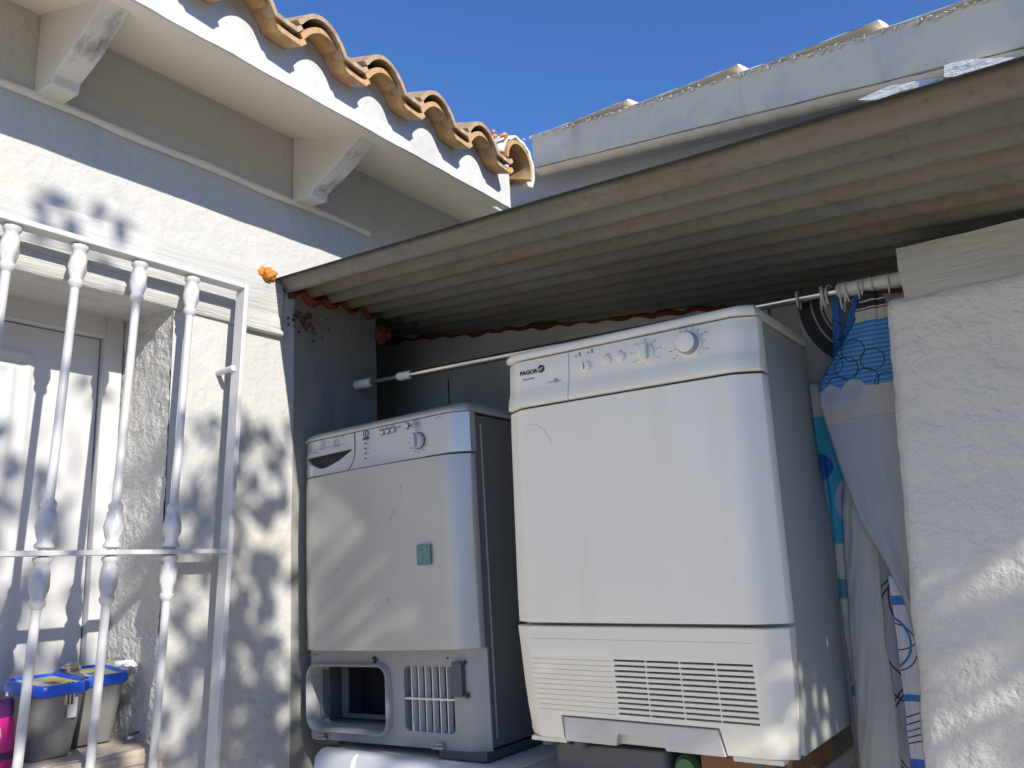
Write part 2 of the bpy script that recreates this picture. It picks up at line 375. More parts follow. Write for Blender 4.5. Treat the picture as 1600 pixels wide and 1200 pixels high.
# moulding (cord) and eave soffit, corbels
md_ = MB().tube([(XF+.006, -3+.06*i, 2.455+.0025*math.sin(i*.9)) for i in range(83)], [.0105+.0012*math.sin(i*1.7) for i in range(83)], 10)
H(md_, 'moulding', soffit_m, smooth=60)
def corbel(yc, seed):
    prof = [(XF, 2.458), (-1.848, 2.452), (-1.842, 2.476), (-1.815, 2.487), (-1.785, 2.497), (-1.75, 2.512), (-1.71, 2.532), (-1.67, 2.556), (-1.635, 2.575), (-1.612, 2.568+.012), (XF, 2.68)]
    b = MB().prism(prof, yc-.032, yc+.032, 'y')
    for i in range(len(b.f)):
        b.m[i] = 0
    # weathered front faces get the stained material
    n = len(prof)
    for i in range(n): b.m[2+i] = 1 if 2 <= i <= 8 else 0
    return b
for i, yc in enumerate((-1.55, -.76, .032, .832, 1.62)):
    o = H(corbel(yc, i), 'corbel', [corbel_w, corbel_m], bevel=.003)
YE = 2.25
sf = MB(); ss = (2.68-2.55)/(-1.55-XF) * -1
sf.prism([(-1.552, 2.5505), (-2.6, 2.5505+.349), (-2.6, 2.93), (-1.552, 2.58)], -4, YE-.002, 'y')
sf.prism([(-1.64, 2.584), (-2.6, 2.903), (-2.6, 2.98), (-1.80, 2.72)], YE-.002, 2.9, 'y')  # hidden wedge added past the eave end, keeps stray sun off
H(sf, 'soffit', soffit_m)
# roof tiles: one S profile, laid in courses
PITCH = .2311
def tprof(t, th=0):
    """height of tile underside at t in 0..PITCH (arch first, then pan)"""
    a = .146
    if t < a:
        s = t/a; return .012+.068*math.sin(math.pi*min(1, max(0, s*.96+.04)))**.7
    s = (t-a)/(PITCH-a); return .012-.009*s**.8 if s < .9 else .0035+.010*(s-.9)/.1
fa = MB()
def ftop(y):
    t = (y-((1.212)*1.009+.022)) % PITCH
    return 2.618+.0233+tprof(t)-.001
def fasc(u, v):
    y = -4+(YE+4)*u; zt = ftop(y); z = 2.547+(zt-2.547)*v
    return (-1.55+.0025*nz3((1, y, z), 9)+.0015*nz3((5, y, z), 30), y, z+.0022*nz3((0, y, 4), 7)*(1 if v < .5 else 0))
fa.grid(fasc, 900, 8); fa.prism([(-1.5535, 2.549), (-1.5535, 2.634), (-2.6, 2.98), (-2.6, 2.93), (-1.56, 2.58), (-1.56, 2.549)], -4, YE, 'y')
fa.add([(-1.55, YE, 2.547), (-1.55, YE, 2.642), (-1.5535, YE, 2.634), (-1.5535, YE, 2.549)], [(0, 1, 2, 3)])
H(fa, 'fascia', fascia_m, smooth=50)
def tile_mesh(th, length, wide=PITCH+.012):
    pts = []
    n = 30
    for i in range(n+1):
        t = wide*i/n-.004; pts.append((t, tprof(min(max(t, 0), PITCH)) + (.0 if t <= PITCH else .006)))
    up = []
    for i, (t, h) in enumerate(pts):
        a = pts[max(i-1, 0)]; b = pts[min(i+1, n)]
        dx, dz = b[0]-a[0], b[1]-a[1]; l = math.hypot(dx, dz); up.append((t-dz/l*th, h+dx/l*th))
    poly = pts+up[::-1]
    mb = MB(); m_ = len(poly)
    vs = []
    for k, xx in enumerate((0, -length)):
        zz = -xx*ss_
        vs += [(xx, p[0], p[1]+zz) for p in poly]
    fs = [(i, (i+1) % m_, m_+(i+1) % m_, m_+i) for i in range(m_)]
    for i in range(n):
        fs.append((i, i+1, m_-2-i, m_-1-i)); fs.append((m_+i, m_+m_-1-i, m_+m_-2-i, m_+i+1))
    mb.add(vs, fs); return mb
ss_ = .333
tmesh = tmesh_low = None
for course in range(3):
    for k in range(-12, 4):
        y0 = (1.212+k*.229)*1.009
        if course == 0:
            lowz = 2.604
            if tmesh_low is None:
                o = tile_mesh(.015, .3).build('roof_tile_under', tile_low_m, smooth=50); tmesh_low = o.data; o.parent = house
            else:
                o = bpy.data.objects.new('roof_tile_under', tmesh_low); COL.objects.link(o); o.parent = house
            o.location = (-1.480-XF, y0+.022-.6, 2.618); o.rotation_euler = (0, 0, R(rnd.uniform(-.4, .4)))
        if tmesh is None:
            o = tile_mesh(.013, .42).build('roof_tile', tile_m, smooth=50); tmesh = o.data; o.parent = house
        else:
            o = bpy.data.objects.new('roof_tile', tmesh); COL.objects.link(o); o.parent = house
        o.location = (-1.463-XF-.34*course+rnd.uniform(-.004, .004), y0-.6, 2.640+.34*course*ss_+.016*course+rnd.uniform(-.002, .002)); o.rotation_euler = (rnd.uniform(-.006, .006), 0, R(rnd.uniform(-.5, .5)))
# end barrel tile with mortar cap
def arch(mb, x0, x1, yc, zc, r0, r1, zs, a0=-10, a1=190, n=24):
    def P(r, x, a, dz): return (x, yc+r*math.cos(a), zc+dz+r*math.sin(a)*1.15)
    poly = []
    for i in range(n+1): a = R(a0+(a1-a0)*i/n); poly.append((r0, a))
    for i in range(n+1): a = R(a1+(a0-a1)*i/n); poly.append((r1, a))
    vs = [P(r, x0, a, 0) for r, a in poly]+[P(r, x1, a, zs) for r, a in poly]; m_ = len(poly)
    fs = [(i, (i+1) % m_, m_+(i+1) % m_, m_+i) for i in range(m_)]
    for i in range(n): fs.append((i, i+1, m_-2-i, m_-1-i)); fs.append((m_+i, m_+i+1, m_+m_-2-i, m_+m_-1-i))
    mb.add(vs, fs)
hipb = MB(); arch(hipb, -1.49, -2.3, 2.235, 2.690, .068, .080, .28, -25, 178); H(hipb, 'end_tile', tile_low_m, smooth=40)
cap = MB()
def capf(u, v):
    a = R(-30+200*u); x = -1.497-.8*v; r = .082+.007+.006*nz3((x*3, u*6, 1), 2)+.012*max(0, math.cos(a-.4))
    return (x+.006*nz3((u*5, 3, 3), 2), 2.235+r*math.cos(a), 2.690+r*math.sin(a)*1.15+.8*v*ss_)
cap.grid(capf, 40, 24)
H(cap, 'mortar_cap', mortar_m, smooth=60, solid=.010)
cr_ = MB()
for i in range(46):
    t = rnd.random(); p = Vector((-1.50-.25*t+rnd.uniform(-.02, .02), 2.15+.26*t+rnd.uniform(-.03, .03), 2.775+.10*t+rnd.uniform(-.01, .012)))
    r = rnd.uniform(.006, .017); b0 = len(cr_.v)
    vs = []
    for q in ((1, 0, 0), (-1, 0, 0), (0, 1, 0), (0, -1, 0), (0, 0, 1), (0, 0, -1), (.6, .6, .6), (-.6, .6, -.6)):
        vs.append(p+Vector(q)*r*rnd.uniform(.6, 1.4))
    cr_.add(vs, [(0, 2, 4), (2, 1, 4), (1, 3, 4), (3, 0, 4), (2, 0, 5), (1, 2, 5), (3, 1, 5), (0, 3, 5)])
H(cr_, 'broken_tile_rubble', brick_m)

# ------------------------------------------------------------------ annex behind (its verge rises to the left)
A16 = R(16); P1 = Vector((-1.547, 2.45, 2.789)); NA = Vector((math.tan(A16), 1, 0)).normalized()
UA = Vector((math.cos(A16), -math.sin(A16), 0)); SLA = -.2645     # dz per metre along UA
annex = tag(empty('annex', (P1.x, P1.y+.2, 0)), 'grey rendered annex behind the metal sheet roof, its sloping verge edged with stepped cream tiles', 'building')
def HA(mb, name, mat, **k):
    o = mb.build(name, mat, **k); o.parent = annex; o.matrix_parent_inverse = Matrix.Translation(-annex.location); return o
def ap(s, dz, off=0):
    p = P1+UA*s+NA*off; return Vector((p.x, p.y, P1.z+SLA*s+dz))
steps = [(-.02, .125), (.478, .130), (.92, .137), (1.34, .142), (1.80, .148), (2.3, .15), (2.8, .15)]
fb = MB()
def top_h(s): return .1300+.010*(s/1.6)
def af(u, v):
    s = -.03+3.03*u; p = ap(s, top_h(s)*v+(.003*nz3((s, 3, 0), 8)), 0); q = .003*nz3((s, v, 2), 5)+.0015*nz3((s*2, v*2, 2), 20); return p-NA*q
fb.grid(af, 200, 14)
fb.add([ap(-.03, 0, .004), ap(3, 0, .006), ap(3, .128, .006), ap(-.03, .128, .004), ap(-.03, 0, .06), ap(3, 0, .06), ap(3, .128, .06), ap(-.03, .128, .06)], [(0, 1, 2, 3), (4, 7, 6, 5), (0, 4, 5, 1), (3, 2, 6, 7), (0, 3, 7, 4), (1, 5, 6, 2)])
HA(fb, 'fascia', annex_fascia_m, smooth=50)
# drip strip under the fascia, hatched trowel marks
ds = MB()
def dsf(u, v):
    s = -.03+3.03*u; return ap(s, -.004-.020*v+.0025*nz3((s*3, 1, 1), 6), .004+.03*v)
ds.grid(dsf, 220, 2); HA(ds, 'drip_edge', annex_fascia_m, smooth=60, solid=.004)
wl = MB(); b0, b1 = .10, .35
pts = [(-.7, -.9), (3.0, .10-.9+.8)]
def wq(s, z, off): p = P1+UA*s+NA*off; return Vector((p.x, p.y, z))
zt0, zt1 = P1.z+SLA*-.7+.02, P1.z+SLA*3+.02
zb0, zb1 = 2.33, 1.86
vs = [wq(-2.2, zb0, .13), wq(3, zb1, .13), wq(3, zt1, .13), wq(-2.2, zt0+.39, .13), wq(-2.2, zb0, .3), wq(3, zb1, .3), wq(3, zt1, .3), wq(-2.2, zt0+.39, .3)]
wl.add(vs, [(0, 1, 2, 3), (4, 7, 6, 5), (0, 4, 5, 1), (3, 2, 6, 7), (0, 3, 7, 4), (1, 5, 6, 2)])
HA(wl, 'wall', annex_wall_m)
sfb = MB().add([ap(-.6, -.002, .061), ap(3, -.002, .061), ap(3, -.002, .129), ap(-.6, -.002, .129), ap(-.6, .03, .061), ap(3, .03, .061), ap(3, .03, .129), ap(-.6, .03, .129)], [(0, 1, 2, 3), (4, 7, 6, 5), (0, 4, 5, 1), (3, 2, 6, 7), (0, 3, 7, 4), (1, 5, 6, 2)])
HA(sfb, 'soffit', annex_wall_m)
# verge tiles: each slopes so its lower (right) end rides over the next
for i in range(len(steps)-1):
    s0 = steps[i][0]; s1 = steps[i+1][0]; h = top_h(s0)
    vb = MB()
    def vt(u, v, s0=s0, s1=s1, h=h):
        s = s0-.02+(s1-s0+.02)*u
        a = v*2*math.pi
        w_ = .055; t = .0085
        cx, cz = math.cos(a), math.sin(a)
        lift = -.006+.030*u**1.5
        off = -.006+w_*(1-cx)*.9
        return ap(s, h+t+lift+t*cz+.020*math.sin(v*math.pi)*0+.0022*nz3((s*4, v*3, i), 4), off)
    vb.grid(vt, 40, 14)
    e0, e1 = vt(0, 0), vt(1, 0)
    vb.add([vt(1, j/14) for j in range(14)], [tuple(range(14))]); vb.add([vt(0, j/14) for j in range(14)], [tuple(range(14))])
    HA(vb, 'verge_tile', cream_m, smooth=50)
# mortar crumbs smeared along the fascia top
mc = MB()
for i in range(330):
    s = rnd.uniform(-.1, 2.2); r = rnd.uniform(.0018, .005); p = ap(s, top_h(s)+.001-abs(rnd.gauss(0, .0065)), -.005)
    vs = [p+Vector(q)*r*rnd.uniform(.6, 1.5) for q in ((1.6, 0, 0), (-1.6, 0, 0), (0, 1, 0), (0, -1, 0), (0, 0, 1), (0, 0, -1))]
    mc.add(vs, [(0, 2, 4), (2, 1, 4), (1, 3, 4), (3, 0, 4), (2, 0, 5), (1, 2, 5), (3, 1, 5), (0, 3, 5)])
HA(mc, 'mortar_crumbs', mortar_m)
# rough sawn board ends seen between fascia and sheet
def pn(x, y, off=0): return onp(x, y, P1+NA*off, NA)
raw = M('raw_sawn_wood', (.74, .73, .71), .9, bumps=((16, .9, .01, (1, 1, 5)), (60, .8, .004)), mott=((10, (.08, .07, .06), .56, .62, .9, (.6, .6, 6)),))
for pl in ([(1340, 156), (1385, 128), (1440, 110), (1467, 104), (1467, 126), (1400, 150)], [(1475, 101), (1510, 88), (1600, 72), (1680, 62), (1680, 84), (1600, 96), (1475, 121)]):
    q = [pn(x, y, -.05) for x, y in pl]; n = len(q)
    # turned a little toward the yard so the low sun rakes its sawn face
    c = q[0]
    q = [p+Vector((0, .3*(p.x-c.x), 0)) for p in q]
    b = [p+NA*.02 for p in q]
    mb = MB().add(q+b, [tuple(range(n)), tuple(range(n, 2*n))[::-1]]+[(i, (i+1) % n, n+(i+1) % n, n+i) for i in range(n)])
    HA(mb, 'rafter_board', raw)

# ------------------------------------------------------------------ niche back wall
bw = MB()
def bwf(u, v):
    x = -2.9+4.4*u; zt = 1.93-.127*x+.035; z = v*zt
    return (x, 2.35+.004*nz3((x, 0, z), 3)+.002*nz3((x, 4, z), 14), z)
bw.grid(bwf, 120, 70)
bw.prism([(-2.9, 0), (1.5, 0), (1.5, 1.93-.19+.03), (-2.9, 1.93+.368+.03)], 2.356, 2.5, 'y')
for xs in (-1.62, -1.33, -.72):      # vertical joints between the blocks
    pass
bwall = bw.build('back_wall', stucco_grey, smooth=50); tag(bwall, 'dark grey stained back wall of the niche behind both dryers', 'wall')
for xs in (-1.95, -1.64, -1.33, -1.02, -.71):
    MB().tube([(xs+.004*math.sin(z*9), 2.3465, .9+z*1.1) for z in [i/12 for i in range(13)]], .0022, 6).build('joint', gap_dark, bwall)

# ------------------------------------------------------------------ corrugated sheet roof
A_ = Vector((-1.94, 1.526, 2.181)); E_ = Vector((.014, 1.227, 1.924)); ev = (E_-A_)/(E_.x-A_.x)
sh = MB()
XEND = .78
def shf(u, v):
    vv = -.010+(2.52-1.516)*v; xl = -1.945; x = xl+(XEND-xl)*u
    p = A_+ev*(x-A_.x)
    ph = 2*math.pi*(vv)/.086
    sag = .002*nz3((x*1.3, vv*4, 0), 1)
    fl = .0015*nz3((x*3, vv*2, 5), 1)
    return (p.x, p.y+vv+.0, p.z+.03*vv+.0175*math.cos(ph)-.0175+sag+fl)
sh.grid(shf, 70, 240)
def shf2(u, v):
    vv = .44+.55*v; x = -2.39+.50*u; p = A_+ev*(x-A_.x); ph = 2*math.pi*vv/.086
    return (p.x, 1.526+.299*0+vv+(p.y-A_.y), p.z+.03*vv+.0175*math.cos(ph)-.0175+.0045)
sh.grid(shf2, 8, 130)
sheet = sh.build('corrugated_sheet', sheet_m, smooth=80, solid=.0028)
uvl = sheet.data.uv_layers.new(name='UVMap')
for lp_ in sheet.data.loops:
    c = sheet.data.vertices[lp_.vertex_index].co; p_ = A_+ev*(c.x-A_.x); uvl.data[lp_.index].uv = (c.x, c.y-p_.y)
tag(sheet, 'weathered rusty corrugated metal sheet roofing the laundry niche', 'roof sheet')

def blob(name, c, r, mat, seed=0, amp=.35, sc=1.6, sub=4):
    bm = bmesh.new(); bmesh.ops.create_icosphere(bm, subdivisions=sub, radius=1)
    for v in bm.verts:
        n = v.co.normalized(); d = 1+amp*noise.noise(n*sc+Vector((seed, 0, 0)))+amp*.4*noise.noise(n*sc*3+Vector((seed, 2, 0)))+amp*.15*noise.noise(n*sc*8+Vector((seed, 2, 0)))
        v.co = Vector((n.x*r[0]*d, n.y*r[1]*d, n.z*r[2]*d))
    me = bpy.data.meshes.new(name); bm.to_mesh(me); bm.free(); me.materials.append(mat)
    o = bpy.data.objects.new(name, me); COL.objects.link(o); o.location = c; smooth_obj(o, 80); return o
b = blob('expanding_foam', (-1.928, 1.486, 2.181), (.023, .029, .022), foam_m, 1, .35, 1.8, 5)
tag(b, 'bright orange lump of expanding foam at the sunlit front corner of the sheet roof', 'foam')
# bead along the house wall
def bead(name, pts, rfun, mat):
    mb = MB(); n = 14; k = len(pts); vs = []
    for i, p in enumerate(pts):
        for j in range(n):
            a = 2*math.pi*j/n; r = rfun(i/(k-1), a)
            r *= 1+.45*noise.noise(Vector((i*.16, math.cos(a)*1.2, math.sin(a)*1.2)))
            vs.append((p[0], p[1]+0, p[2]) if False else (p[0]+r*p[3]*math.cos(a), p[1]+r*p[4]*math.cos(a), p[2]+r*math.sin(a)+.004*noise.noise(Vector((i*.5, 3, a)))))
    fs = [(i*n+j, i*n+(j+1) % n, (i+1)*n+(j+1) % n, (i+1)*n+j) for i in range(k-1) for j in range(n)]
    fs += [tuple(range(n)), tuple(range((k-1)*n, k*n))]
    return mb.add(vs, fs).build(name, mat, smooth=80)
pts = []
for i in range(90):
    y = 1.575+.385*i/89; vv = y-1.526; ph = 2*math.pi*vv/.086
    pts.append((XF+.006, y, 2.181+.03*vv+.0105*math.cos(ph)-.0105-.016-.006*math.sin(i*.33), 1, 0))
b = bead('expanding_foam', pts, lambda t, a: (.010+.012*math.sin(t*math.pi)*max(0, math.sin(t*7)) )*(1.5 if math.sin(a) < 0 else .8), foam_red)
tag(b, 'bead of foam coloured a shaded dark red sealing the sheet to the house wall', 'foam')
pts = []
for i in range(160):
    x = -2.3+2.35*i/159; vv = 2.338-(1.526-.153*(x+1.94))
    pts.append((x, 2.34, 2.181-.1315*(x+1.94)+.03*vv-.036+.004*math.sin(i*.9), 0, 1))
b = bead('expanding_foam', pts, lambda t, a: .006+.022*max(0, noise.noise(Vector((t*16, 0, 0)))), foam_red)
tag(b, 'thin ragged dark red bead of foam along the top of the back wall', 'foam')
b = blob('expanding_foam', (-1.925, 1.975, 2.095), (.026, .032, .030), foam_red, 5, .4); tag(b, 'drooping dark red lump of foam where the house wall ends in the niche', 'foam')
# flaked plaster patch on wall
b = MB()
for i in range(70):
    y = 1.64+rnd.gauss(0, .030); z = 2.075+rnd.gauss(0, .022)
    s = rnd.uniform(.0015, .006); n = 6
    b.add([(XF+.0062+rnd.uniform(0, .001), y+s*rnd.uniform(.5, 1.5)*math.cos(k*math.pi/3), z+s*rnd.uniform(.6, 1.8)*math.sin(k*math.pi/3)) for k in range(n)], [tuple(range(n))])
o = b.build('flaked_plaster', foam_red, solid=.001); o.parent = house; o.matrix_parent_inverse = Matrix.Translation(-house.location)

# ------------------------------------------------------------------ front wall (pillar) with beam
pw = MB()
PX = lambda z: -.350+.058*(z-.887)/.89
def pedge(z): return PX(z)+.004*nz3((0, z, 8), 9)+.002*nz3((0, z, 3), 40)
def pwf(u, v):
    zt = 1.782+.008*nz3((u*5, 3, 1), 3)
    z = v*zt; x0 = pedge(z); x = x0+(1.6)*u
    e = min(1, u*1.6/.03)
    rnd_ = .016*(1-math.sqrt(max(0, 1-(1-e)**2)))
    t_ = min(1, (zt-z)/.03); rt = .016*(1-math.sqrt(max(0, 1-(1-t_)**2)))
    return (x, 1.75+rnd_+rt+.007*nz3((x, 0, z), 2.5)+.0045*nz3((x, 4, z), 9)+.002*nz3((x, 4, z), 28), z)
pw.grid(pwf, 150, 190)
def pws(u, v):
    z = v*1.777; x = pedge(z); return (x+.003*nz3((2, u, z), 9)*u, 1.766+.17*u, z)
pw.grid(pws, 12, 120)
pw.prism([(-.335, 0), (1.25, 0), (1.25, 1.772), (-.275, 1.772)], 1.772, 1.94, 'y')
pil = pw.build('front_wall', pillar_m, smooth=60); tag(pil, 'thick white trowelled masonry wall closing the right side of the laundry niche', 'wall')
bmz = MB()
def bmf(u, v):
    a = v*4; i = int(min(a, 3.999)); t = a-i
    c = [(1.762, 1.768), (1.762, 1.884), (1.93, 1.888), (1.93, 1.770), (1.762, 1.768)]
    y = c[i][0]*(1-t)+c[i+1][0]*t; z = c[i][1]*(1-t)+c[i+1][1]*t; x = -.258+1.5*u
    return (x+.004*nz3((1, y*8, z*8), 2), y+.004*nz3((x*2, 0, z*9), 2), z-.045*u*1.0*0+.003*nz3((x*3, y, 0), 4))
bmz.grid(bmf, 80, 24)
bmz.box((-.2575, 1.764, 1.770), (1.23, 1.928, 1.883))
beam = bmz.build('wooden_beam', beam_m, smooth=40); tag(beam, 'grey painted wooden beam lying along the top of the white front wall', 'beam')

# ------------------------------------------------------------------ window grille
XG = -1.87
gr = tag(empty('window_grille', (XG, .7, .75)), 'white painted wrought iron window grille with cast ornaments on its bars', 'grille')
def HG(mb, name, mat=white_metal, **k):
    o = mb.build(name, mat, **k); o.parent = gr; o.matrix_parent_inverse = Matrix.Translation(-gr.location); return o
LEAN = .043
def gy(yt, z): return yt-LEAN*(2.07-z)
def slab(mb, y0t, y1t, z0, z1, d=.02):
    vs = []
    for z in (z0, z1):
        vs += [(XG-d, gy(y0t, z), z), (XG+d, gy(y0t, z), z), (XG+d, gy(y1t, z), z), (XG-d, gy(y1t, z), z)]
    mb.add(vs, [(0, 3, 2, 1), (4, 5, 6, 7), (0, 1, 5, 4), (1, 2, 6, 5), (2, 3, 7, 6), (3, 0, 4, 7)])
f = MB(); slab(f, 1.352, 1.366, .42, 2.098); slab(f, -.45, 1.351, 2.084, 2.098); HG(f, 'frame', bevel=.002)
f = MB(); slab(f, -.45, 1.351, 1.3565, 1.368, .019); HG(f, 'rail', bevel=.0015)
f = MB(); slab(f, -.45, 1.351, .50, .513, .019); HG(f, 'rail', bevel=.0015)
HG(MB().tube([(XG, gy(1.345, 1.855), 1.855), (XF-.02, gy(1.345, 1.855), 1.852)], .0085, 10), 'wall_lug')
HG(MB().tube([(XG, gy(1.345, .8), .8), (XF-.02, gy(1.345, .8), .8)], .011, 10), 'wall_lug')
urn = [(.0155, 0), (.0235, .002), (.0245, .008), (.020, .014), (.0175, .018), (.0195, .026), (.0235, .036), (.0255, .048), (.0250, .060), (.0215, .072), (.0185, .082), (.0175, .088), (.0205, .092), (.0205, .099), (.0165, .104), (.0135, .108)]
def casting(mb, base, ax, seed):
    base = Vector(base); ax = Vector(ax).normalized(); n = 32; a = ax.orthogonal().normalized(); b = ax.cross(a); vs = []
    for r, h in urn:
        for j in range(n):
            w_ = 2*math.pi*j/n
            rr = r*.80
            if .018 < h < .085: rr += .0016*math.sin(w_*4+math.sin(h*70)*1.6)+.0011*math.sin(w_*9+h*150)
            elif h < .012: rr += .0008*math.cos(w_*10)
            vs.append(base+ax*h+(a*math.cos(w_)+b*math.sin(w_))*rr)
    k = len(urn)
    fs = [(i*n+j, i*n+(j+1) % n, (i+1)*n+(j+1) % n, (i+1)*n+j) for i in range(k-1) for j in range(n)]+[tuple(range(n)), tuple(range((k-1)*n, k*n))]
    mb.add(vs, fs)
for i, yt in enumerate((1.201, 1.053, .902, .752, .603, .453, .303, .153, .003, -.147, -.297)):
    ax = Vector((0, LEAN, 1)).normalized()
    P = lambda z: Vector((XG, gy(yt, z), z))
    bar = HG(MB().tube([P(2.082), P(.513)], .0098, 16), 'bar', smooth=50)
    for z, s in ((2.080, -1), (1.354, -1), (1.372, 1), (.516, 1)):
        c = MB(); casting(c, P(z), ax*s, i)
        o = c.build('casting', white_metal, smooth=50); o.parent = bar

# ------------------------------------------------------------------ appliance front shells
def shell(x0, x1, rows, Rl=.05, Rr=.05, yb=.05, crown=0, full=None, amp=1):
    """front panel: rows of (z, y of the face, inset); rounded outer edges in plan; closed at y=yb"""
    W0 = full or (x0, x1)
    xs = []
    n = 40
    for i in range(n+1): xs.append(i/n)
    extra = [.0, .005, .012, .02, .035, .055]
    us = sorted(set(xs+extra+[1-e for e in extra]))
    mb = MB(); vs = []
    for z, yf, ins in rows:
        a, b = x0+ins*(1 if Rl else 0), x1-ins*(1 if Rr else 0)
        for u in us:
            x = a+(b-a)*u
            dy = 0
            if Rl and x-a < Rl: s = (x-a)/Rl; dy += Rl*amp*.55*(1-s)**1.3
            if Rr and b-x < Rr: s = (b-x)/Rr; dy += Rr*amp*.55*(1-s)**1.3
            c = (2*(x-W0[0])/(W0[1]-W0[0])-1); dy -= crown*(1-c*c)
            vs.append((x, yf+dy, z))
        vs.append((b, yb, z)); vs.append((a, yb, z))
    m_ = len(us)+2; k = len(rows)
    fs = []
    for r in range(k-1):
        for i in range(m_):
            j = (i+1) % m_; fs.append((r*m_+i, r*m_+j, (r+1)*m_+j, (r+1)*m_+i))
    fs += [tuple(range(m_))[::-1], tuple(range((k-1)*m_, k*m_))]
    return mb.add(vs, fs)
def rrect(x0, z0, x1, z1, r, n=6, rr=None):
    rs = rr or (r, r, r, r); P = []
    for (cx, cz, a0, q) in ((x0, z0, 180, 0), (x1, z0, 270, 1), (x1, z1, 0, 2), (x0, z1, 90, 3)):
        q = rs[q]; sx = 1 if cx == x0 else -1; sz = 1 if cz == z0 else -1
        for i in range(n+1):
            a = R(a0+90*i/n); P.append((cx+sx*q+q*math.cos(a), cz+sz*q+q*math.sin(a)))
    return P
def disc(mb, c, r, t=.0006, n=24, y=0): mb.lathe([(r, 0), (r, t)], (c[0], y, c[1]), (0, -1, 0), n)
def ringm_(mb, c, r, w_, y, n=28, sx=1):
    mb.tube([(c[0]+r*sx*math.cos(2*math.pi*i/n), y, c[1]+r*math.sin(2*math.pi*i/n)) for i in range(n)], w_, 5, closed=True)
def dash(mb, c, L_, w_, ang, y): 
    ca, sa = math.cos(ang), math.sin(ang)
    q = [(c[0]+ca*a*L_/2-sa*b*w_/2, c[1]+sa*a*L_/2+ca*b*w_/2) for a, b in ((-1, -1), (1, -1), (1, 1), (-1, 1))]
    mb.prism(q, y, y+.0006, 'y')

# ------------------------------------------------------------------ white dryer
D1 = tag(empty('tumble_dryer', (-1.113, 1.54, .93), (0, .0122, 0)), 'larger glossy white tumble dryer with two dials, beside the shower curtain', 'tumble dryer')
W1 = .607
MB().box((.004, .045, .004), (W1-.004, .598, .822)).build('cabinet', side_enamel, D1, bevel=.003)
shell(.0035, W1-.0035, [(.236, -.003, 0), (.7, -.005, 0), (.74, .002, 0), (.826, .004, 0)], .05, .05, yb=.0445).build('gap_dark', gap_dark, D1)  # black shell behind the panel gaps, standing in for their shade
shell(0, W1, [(.828, -.004, 0), (.8285, -.007, 0), (.838, -.008, 0), (.846, -.003, .002), (.85, .008, .006)], .03, .03, yb=.60).build('worktop', enamel, D1, smooth=50)
cprows = [(.7135, -.012, 0), (.715, -.014, 0), (.722, -.0145, 0), (.738, -.0120, 0), (.750, -.0075, .0), (.756, -.0058, 0), (.762, -.0052, 0), (.79, -.004, 0), (.822, -.003, 0), (.8245, -.001, 0)]
cp = shell(.1815, W1, cprows, 0, .045).build('control_panel', enamel2, D1, smooth=60)
dr = shell(0, .1795, cprows, .045, 0).build('water_drawer', enamel2, D1, smooth=60)
door = shell(0, W1, [(.2355, -.006, .002), (.2365, -.010, 0), (.30, -.012, 0), (.5, -.013, 0), (.66, -.013, 0), (.7065, -.012, 0), (.7085, -.008, .001)], .055, .055, crown=.004).build('door', enamel, D1, smooth=60)
lp = shell(0, W1, [(-.002, .014, .016), (.0, .012, .0155), (.06, .004, .010), (.12, -.001, .0055), (.19, -.0065, .002), (.226, -.0095, .0), (.2285, -.007, .001)], .045, .045)
lp = lp.build('lower_panel', enamel2, D1, smooth=60)
c = MB()
x_cols = [.247, .3195, .3930, .4665, .5400]
for r_ in range(11):
    z = .1655-.01035*r_
    for q in range(4): c.box((x_cols[q]+.0012, -.06, z-.0052), (x_cols[q+1]-.0012, .06, z-.0010))
cut(lp, c)
c = MB()
for r_ in range(11):
    z = .1655-.01035*r_; yy = .0035-(z-.06)*.08
    c.prism([(z-.0056, 0), (z-.0002, 0), (z-.0056, .0)], 0, 1, 'x') if False else None
    c.add([(.022, -.06, z-.0056), (.244, -.06, z-.0056), (.244, -.06, z-.0006), (.022, -.06, z-.0006), (.022, yy+.0030, z-.0056), (.244, yy+.0030, z-.0056), (.244, yy-.0010, z-.0006), (.022, yy-.0010, z-.0006)],
          [(0, 3, 2, 1), (4, 5, 6, 7), (0, 1, 5, 4), (1, 2, 6, 5), (2, 3, 7, 6), (3, 0, 4, 7)])
c.box((.012, -.06, .2020), (.546, -.0055, .2032))
flap_cut = [(.1115, -.02), (.1085, .0455), (.1095, .047), (.4585, .047), (.4600, .0455), (.4725, -.02)]
c.prism(flap_cut, -.05, .08, 'y')
cut(lp, c)
# flap with hand notch
fl = [(.1155, -.004), (.1130, .043), (.4555, .043), (.4660, -.004), (.345, -.004), (.338, .0185), (.240, .0185), (.2365, -.004)]
MB().prism(fl, .0075, .03, 'y').build('kick_flap', beige, D1, bevel=.002)
MB().box((.232, .024, -.002), (.35, .040, .022)).build('handle_recess', beige, D1)
split(MB().box((.02, .020, -.012), (.11, .05, -.003)).box((.475, .02, -.012), (.57, .05, -.003)).build('base_rail', louver_m, D1, bevel=.002))
for x in (.05, .13, .52): MB().lathe([(.016, 0), (.018, -.012), (.018, -.022)], (x, .05, 0)).build('foot', greyp2, D1)
